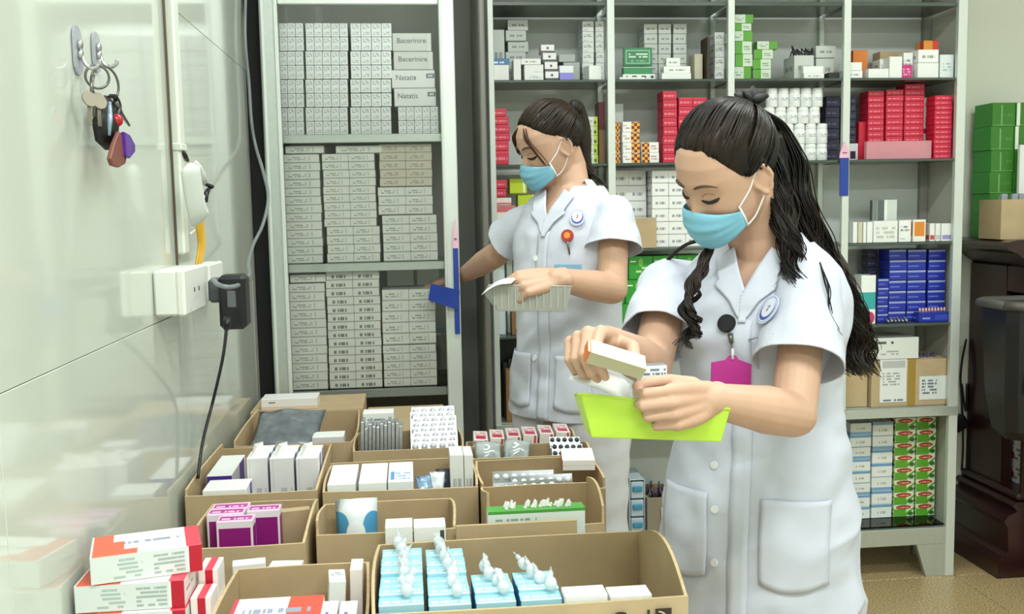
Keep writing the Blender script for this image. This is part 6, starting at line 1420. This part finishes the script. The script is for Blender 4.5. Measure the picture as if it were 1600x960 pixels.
fall(bm, [[W(1100, 368, 1.68), W(1068, 380, 1.70), W(1040, 402, 1.73), W(1015, 440, 1.775), W(1002, 470, 1.79)], [W(1104, 374, 1.68), W(1072, 384, 1.70), W(1046, 406, 1.73), W(1022, 440, 1.775), W(1006, 470, 1.79)]], 16, .0035, .0015, .002, 22, .5, 1.0, .002, .9)
place_mesh(bm, ROOT, 'front_lock', [HAIR], hr_)
bm = bmesh.new()
fall(bm, [[W(1280, 410, 1.53), W(1293, 450, 1.50), W(1298, 490, 1.49), W(1312, 530, 1.485)], [W(1284, 410, 1.53), W(1298, 450, 1.50), W(1303, 490, 1.49), W(1316, 530, 1.485)]], 5, .0012, .0005, .004, 31, 1, 1.5, .002)
place_mesh(bm, ROOT, 'loose_strands', [HAIR], hr_)

# what she holds -------------------------------------------------------------------------
NEON = mat('neon_green_plastic', '#d0f650', .3, trans=.0, alpha=.84)
def tray(name, lab, pts_top, pts_bot, depth, m, slope=.02):
    """open tray; the near wall is given by top-left, top-right, bottom-left, bottom-right"""
    tl, tr = pts_top; bl, br_ = pts_bot; d = Vector((0, depth, 0)); o = (bl+br_)/2
    e = empty(name, o, lab, 'tray'); w3 = .002
    A = [bl, br_, br_+d*.9, bl+d*.9]; dl = Vector((0, 0, -slope)); B = [tl, tr, tr+d+dl, tl+d+dl]
    def pan(nm, q, th):
        bm = bmesh.new(); vs = [bm.verts.new(v-o) for v in q]; bm.faces.new(vs); ob = obj(nm, mesh(bm, nm, m), e); s = ob.modifiers.new('thickness', 'SOLIDIFY'); s.thickness = th; s.offset = 0
        b_ = ob.modifiers.new('b', 'BEVEL'); b_.width = .0008; b_.segments = 2; return ob
    pan('base', A, w3)
    for i, nm in enumerate(('near_wall', 'end_wall', 'far_wall', 'end_wall')):
        k = (i+1) % 4; pan(nm, [A[i], A[k], B[k], B[i]], w3)
    bm = bmesh.new(); tube(bm, [v-o for v in B+[B[0]]], .0022, 6); obj('rim', mesh(bm, 'rim', m, smooth=True), e)
    return e
yt = 1.335
tray('plastic_tray', 'neon green translucent plastic tray held in left hand of front nurse', (at(908, 616, Y=yt), at(1140, 640, Y=yt)), (at(925, 683, Y=yt+.012), at(1126, 690, Y=yt+.012)), .055, NEON, .012)
pc = at(1003, 565, Y=1.30); pa = at(914, 538, Y=1.295); dv = pc-pa
HB = (pmat('held_box_face', '#b9b391', [('r', 0, 0, .04, 1, '#c97a3c')]), mat('orange_end_card', '#d0713a', .5), pmat('held_box_top', '#eef0ee', [('r', .02, 0, .05, 1, '#d98a4a'), ('t', .1, .25, .9, .8, '#c3c8c8', 3, 8)]))
o = carton('medicine_carton', 'slim white medicine box with orange end pinched in right hand of front nurse', 'carton', (pa+pc)/2+Vector((0, .012, -.018)), (dv.length, .030, .020), HB); o.rotation_euler = (R(28), -math.asin(dv.z/dv.length), .0)
q0, q1 = at(1003, 598, Y=1.345), at(1045, 572, Y=1.345)
carton('medicine_carton', 'small silver and white carton sticking up behind left hand of front nurse', 'carton', ((q0.x+q1.x)/2, 1.365, q0.z-.035), (q1.x-q0.x, .02, q1.z-q0.z+.035), (pmat('silver_white_face', '#e4e9ee', [('t', .1, .75, .95, .95, '#6f8194', 2, 6), ('r', 0, .55, 1, .6, '#b9c3ca')]), WHITE, mat('silver_card', '#aab2ba', .25, .6)), .05)
BKp = spline([at(x, y, Y=1.40) for x, y in ((905, 571), (940, 578), (968, 588), (984, 604), (987, 640))], 4)
FRp = spline([at(x, y, Y=1.352) for x, y in ((889, 592), (918, 602), (945, 612), (960, 624), (966, 655))], 4)
bm = bmesh.new(); g = {}; nL = len(BKp)
for i in range(nL):
    for j in range(6): g[i, j] = bm.verts.new(BKp[i].lerp(FRp[i], j/5) + Vector((0, 0, .004*math.sin(j/5*math.pi))))
for i in range(nL-1):
    for j in range(5): bm.faces.new((g[i, j], g[i, j+1], g[i+1, j+1], g[i+1, j]))
o = obj('paper_leaflet', mesh(bm, 'paper_leaflet', mat('white_paper', '#eef0f0', .7), smooth=True), label='curled white paper leaflet sticking out of the neon green tray', cat='leaflet'); o.modifiers.new('t', 'SOLIDIFY').thickness = .0008
# ------------------------------------------------------------------ back nurse
YT = 2.50
ri, fo, uu = facing(R(45), 0, 0)
p = at(889, 500, Y=YT); ROOT = Vector((p.x, YT, 0)); T = basis((p.x, YT, 0), ri, fo, (0, 0, 1)); TI = T.inverted()
nb_ = empty('person', ROOT, 'person in white tunic and blue mask with ponytail, reaching into glass cabinet, back', 'person')
MhB = basis(Vector((.3615, 2.50, 1.558)), *[v*.86 for v in facing(R(74), R(22), R(8))])
shR = W(822, 348, 2.62); shL = W(958, 338, 2.40)
elR = W(776, 398, 2.72); wrR = W(722, 432, 3.02); elL = W(957, 452, 2.33); wrL = W(868, 436, 2.20)
bm = bmesh.new(); add_head(bm, MhB)
nbp = T @ Vector((0, -.015, 1.44))
caps(bm, [MhB @ Vector((0, -.03, -.04)), MhB @ Vector((0, -.035, -.085)), nbp, nbp+Vector((0, 0, -.04))], [.048, .046, .050, .056], 20)
loft(bm, torso_rings(T, [(.80, .125, .09, .10, 0, 0), (.95, .135, .09, .10, 0, 0), (1.10, .11, .08, .085, 0, 0), (1.24, .12, .09, .085, 0, 0), (1.36, .125, .08, .085, 0, 0), (1.42, .08, .05, .06, 0, -.005), (1.45, .055, .045, .05, 0, -.01)]))
limb(bm, [shR, shR.lerp(elR, .5), elR], [.034, .036, .034]); limb(bm, [elR, elR.lerp(wrR, .35), wrR], [.035, .035, .023])
limb(bm, [shL, shL.lerp(elL, .5), elL], [.034, .037, .036]); limb(bm, [elL, elL.lerp(wrL, .35), wrL], [.037, .037, .025])
caps(bm, [shR, T @ Vector((.03, 0, 1.36))], [.034, .042]); caps(bm, [shL, T @ Vector((-.03, 0, 1.36))], [.034, .042])
for s in (-1, 1):
    h_, k_, a_ = T @ Vector((s*.075, 0, .84)), T @ Vector((s*.072, .01, .46)), T @ Vector((s*.072, -.01, .07))
    limb(bm, [h_, k_, a_], [.08, .055, .036]); caps(bm, [a_+Vector((0, 0, -.02)), T @ Vector((s*.075, .06, .035)), T @ Vector((s*.078, .15, .025))], [.036, .036, .024])
hand(bm, wrL, (-1, -.25, -.10), (.05, -.75, .7), [(40, 70, 35), (46, 76, 38), (52, 78, 40), (56, 80, 40)], [(.8, .5, -.4), (.92, .1, -.4), (.9, -.1, -.45)], .98, 0, (0, .7, .7))
hand(bm, wrR, W(662, 446, 3.07)-wrR, (-.1, -.2, 1), [(14, 24, 14), (16, 26, 16), (18, 28, 18), (20, 30, 18)], [(.7, .65, -.3), (.85, .4, -.35), (.9, .2, -.35)], .95, .04, (-.3, -1, 0))
me = remesh(bm, .0030, 3); me.materials.append(SKIN_B); me.polygons.foreach_set('use_smooth', [True]*len(me.polygons))
bvB = bvh_of(me); me.transform(Matrix.Translation(-ROOT)); obj('body', me, nb_)
head_extras(ROOT, nb_, MhB, bvB)
bm = bmesh.new()
loft(bm, torso_rings(T, [(.862, .160, .118, .128, .0, 0), (.95, .158, .116, .126, 0, 0), (1.06, .142, .104, .112, 0, 0), (1.15, .135, .106, .106, 0, 0), (1.24, .142, .114, .104, 0, 0), (1.33, .146, .106, .100, 0, -.004), (1.395, .130, .085, .09, 0, -.008), (1.43, .100, .064, .075, 0, -.014), (1.462, .070, .057, .064, 0, -.018)]))
tk = remesh(bm, .0055, 8, .6)
bmR = bmesh.new(); eR, aR = sleeve(bmR, shR, elR, .62, .052, .066, T @ Vector((.085, -.005, 1.36)))
bmL = bmesh.new(); eL, aL = sleeve(bmL, shL, elL, .50, .054, .074, T @ Vector((-.085, -.005, 1.36)))
SR = remesh(bmR, .004, 6); SL = remesh(bmL, .004, 6); cut_plane(SR, eR-aR*.008, aR, None); cut_plane(SL, eL-aL*.008, aL, None)
cm = garment([tk, SR, SL]); wrinkle(cm, lambda c, n: coat_fold(c, n)*1.0)
zv = 1.362; ZC = 1.450
cbu = bvh_of(cm)
cut_garment(cm, [], .870, zv, ZC)
cb = bvh_of(cm); cm.materials.append(COAT2); cm.polygons.foreach_set('use_smooth', [True]*len(cm.polygons)); cm.transform(Matrix.Translation(-ROOT))
co = obj('tunic', cm, nb_, label='white short sleeved tunic'); s_ = co.modifiers.new('thickness', 'SOLIDIFY'); s_.thickness = .0022; s_.offset = 0
collar_set(cbu, T, zv, ZC, COAT2, co, ROOT)
patch(cb, T, lambda u, v: (-.016+.034*u, .868+(zv-.89)*v), 3, 40, .0024, .0014, 'placket', [COAT2], co, ROOT)
for s, xa, xb in ((-1, -.125, -.035), (1, .04, .13)):
    patch(cb, T, lambda u, v: (xa+(xb-xa)*u, .905+.13*v - .010*(math.sin(math.pi*u)*(1-v))), 12, 12, .004, .0016, 'pocket', [COAT2], co, ROOT)
for px, py in ((838, 404), (836, 560)):
    h, n = on_coat(px, py, cb); disc('button', h, n, .0075, .003, BTN, co, root=ROOT)
h, n = on_coat(903, 341, cb); disc('emblem', h, n, .021, .0008, EMB, co, .005, 24, root=ROOT)
h, n = on_coat(887, 369, cb); rb = disc('badge_reel', h, n, .0155, .007, mat('red_enamel', '#a32a20', .3), nb_, .002, 24, root=ROOT); props(rb, 'round red badge reel with orange centre')
disc('reel_centre', h+n*.0075, n, .008, .0015, mat('orange_enamel', '#e88a2a', .3), rb, .001, 16, root=ROOT)
bm = bmesh.new(); a_, b_ = at(887, 378, Y=h.y-.012), at(890, 398, Y=h.y-.014); tube(bm, [a_, b_], [.0035, .0018], 6); place_mesh(bm, ROOT, 'reel_cord', [GUN], rb)
h, n = on_coat(888, 418, cb); bx = basis(h+n*.003, n.cross(Vector((0, 0, 1))).normalized()*-1, n, (0, 0, 1)); bm = bmesh.new(); bbox(bm, -.034, .034, -.001, .001, -.012, .008, 0, .0008); bmesh.ops.transform(bm, matrix=bx, verts=bm.verts); place_mesh(bm, ROOT, 'name_card', [mat('blue_name_card', '#8fb9d6', .3)], rb, smooth=False)
# trousers
bm = bmesh.new()
for s in (-1, 1):
    tube(bm, spline([T @ Vector((s*.062, 0, .95)), T @ Vector((s*.068, 0, .86)), T @ Vector((s*.080, .005, .60)), T @ Vector((s*.086, .005, .35)), T @ Vector((s*.088, .005, .06))], 6), list(np.interp(np.linspace(0, 4, 25), range(5), [.105, .100, .086, .088, .098])), 24)
tm_ = remesh(bm, .0065, 6); wrinkle(tm_, lambda c, n: .006*noise.noise(Vector((c.x*14, c.y*14, c.z*4)))+.004*noise.noise(Vector((c.x*20, c.y*20, c.z*22)))); 
cut_plane(tm_, Vector((0, 0, .065)), Vector((0, 0, -1)), None)
tm_.materials.append(TROU); tm_.polygons.foreach_set('use_smooth', [True]*len(tm_.polygons)); tm_.transform(Matrix.Translation(-ROOT)); obj('trousers', tm_, nb_).modifiers.new('thickness', 'SOLIDIFY').thickness = .002
# hair with ponytail and a brown fringe lock
def edgeB(a): return R(float(np.interp(math.degrees(a), [0, 25, 45, 62, 78, 88, 100, 120, 180], [46, 42, 33, 23, 15, 14, -4, -24, -36])))
hb_, surfB = scalp(MhB, bvB, ROOT, nb_, HAIRB, edgeB, (.0, -.86, .50), .009, 300, 4, 'hair')
tie = surfB(Vector((.0, -.86, .50)), .014)
bm = bmesh.new(); tube(bm, [tie-Vector((.006, 0, -.004)), tie+Vector((.006, 0, .002))], [.016, .016], 12); place_mesh(bm, ROOT, 'hair_band', [mat('black_band', '#101012', .6)], hb_)
g1 = [tie, W(895, 166, 2.55), W(905, 195, 2.56), W(907, 230, 2.56), W(913, 262, 2.56), W(940, 290, 2.52)]
g2_ = [tie, W(903, 170, 2.57), W(915, 203, 2.58), W(919, 240, 2.58), W(925, 268, 2.58), W(950, 296, 2.54)]
bm = bmesh.new(); tube(bm, spline([tie, W(899, 171, 2.56), W(909, 200, 2.57), W(912, 235, 2.57), W(918, 265, 2.57)], 6), list(np.interp(np.linspace(0, 1, 25), [0, .25, .7, 1], [.014, .025, .022, .012])), 12)
fall(bm, [g1, g2_], 110, .0048, .0014, .003, 5, .5, 1.2, .009, .75); place_mesh(bm, ROOT, 'ponytail', [HAIRB], hb_)
bm = bmesh.new(); FR = hairmat('reddish_brown_hair', '#3a2115', '#6b3d22')
H = lambda *q: MhB @ Vector(q)
fall(bm, [[H(-.02, .075, .078), H(-.040, .085, .050), H(-.056, .078, .015), H(-.064, .066, -.02), H(-.066, .058, -.045)], [H(-.03, .070, .078), H(-.048, .080, .050), H(-.062, .072, .015), H(-.069, .060, -.02), H(-.070, .052, -.045)]], 22, .0022, .0007, .002, 8, .5, 1, .003, .7)
fall(bm, [[H(.01, .078, .078), H(.035, .088, .050), H(.052, .084, .015), H(.058, .078, -.012)], [H(.02, .072, .078), H(.045, .080, .050), H(.060, .074, .015), H(.064, .068, -.015)]], 24, .0024, .0010, .002, 9, .5, 1, .003, .8)
place_mesh(bm, ROOT, 'fringe', [FR], hb_)
# basket and leaflet
BSK = mat('clear_white_plastic', '#c9ccc2', .25, alpha=.78)
yt = 2.17
tray('plastic_basket', 'translucent white plastic basket held by the back nurse', (at(764, 446, Y=yt), at(893, 448, Y=yt)), (at(778, 486, Y=yt+.012), at(884, 487, Y=yt+.012)), .12, BSK, .03)
bk = bpy.data.objects['plastic_basket']
bm = bmesh.new()
for k in range(11):
    x = at(772+k*11, 450, Y=yt); bbox(bm, x.x-.0012, x.x+.0012, yt-.002, yt+.001, at(780, 483, Y=yt).z, x.z+.003)
me = mesh(bm, 'ribs', BSK); me.transform(Matrix.Translation(-bk.location)); obj('ribs', me, bk)
bm = bmesh.new(); g = {}
for i in range(9):
    for j in range(5):
        u, v = i/8, j/4; q = at(752+10*v+46*u, 461-18*u-12*v*(1-u*.3), Y=2.14+.05*v); q.z += .008*math.sin(u*math.pi)
        g[i, j] = bm.verts.new(q)
for i in range(8):
    for j in range(4): bm.faces.new((g[i, j], g[i+1, j], g[i+1, j+1], g[i, j+1]))
o = obj('paper_leaflet', mesh(bm, 'paper_leaflet', mat('white_paper', '#eef0f0', .7), smooth=True), label='white paper leaflet lying on the rim of the translucent basket', cat='leaflet'); o.modifiers.new('t', 'SOLIDIFY').thickness = .0008
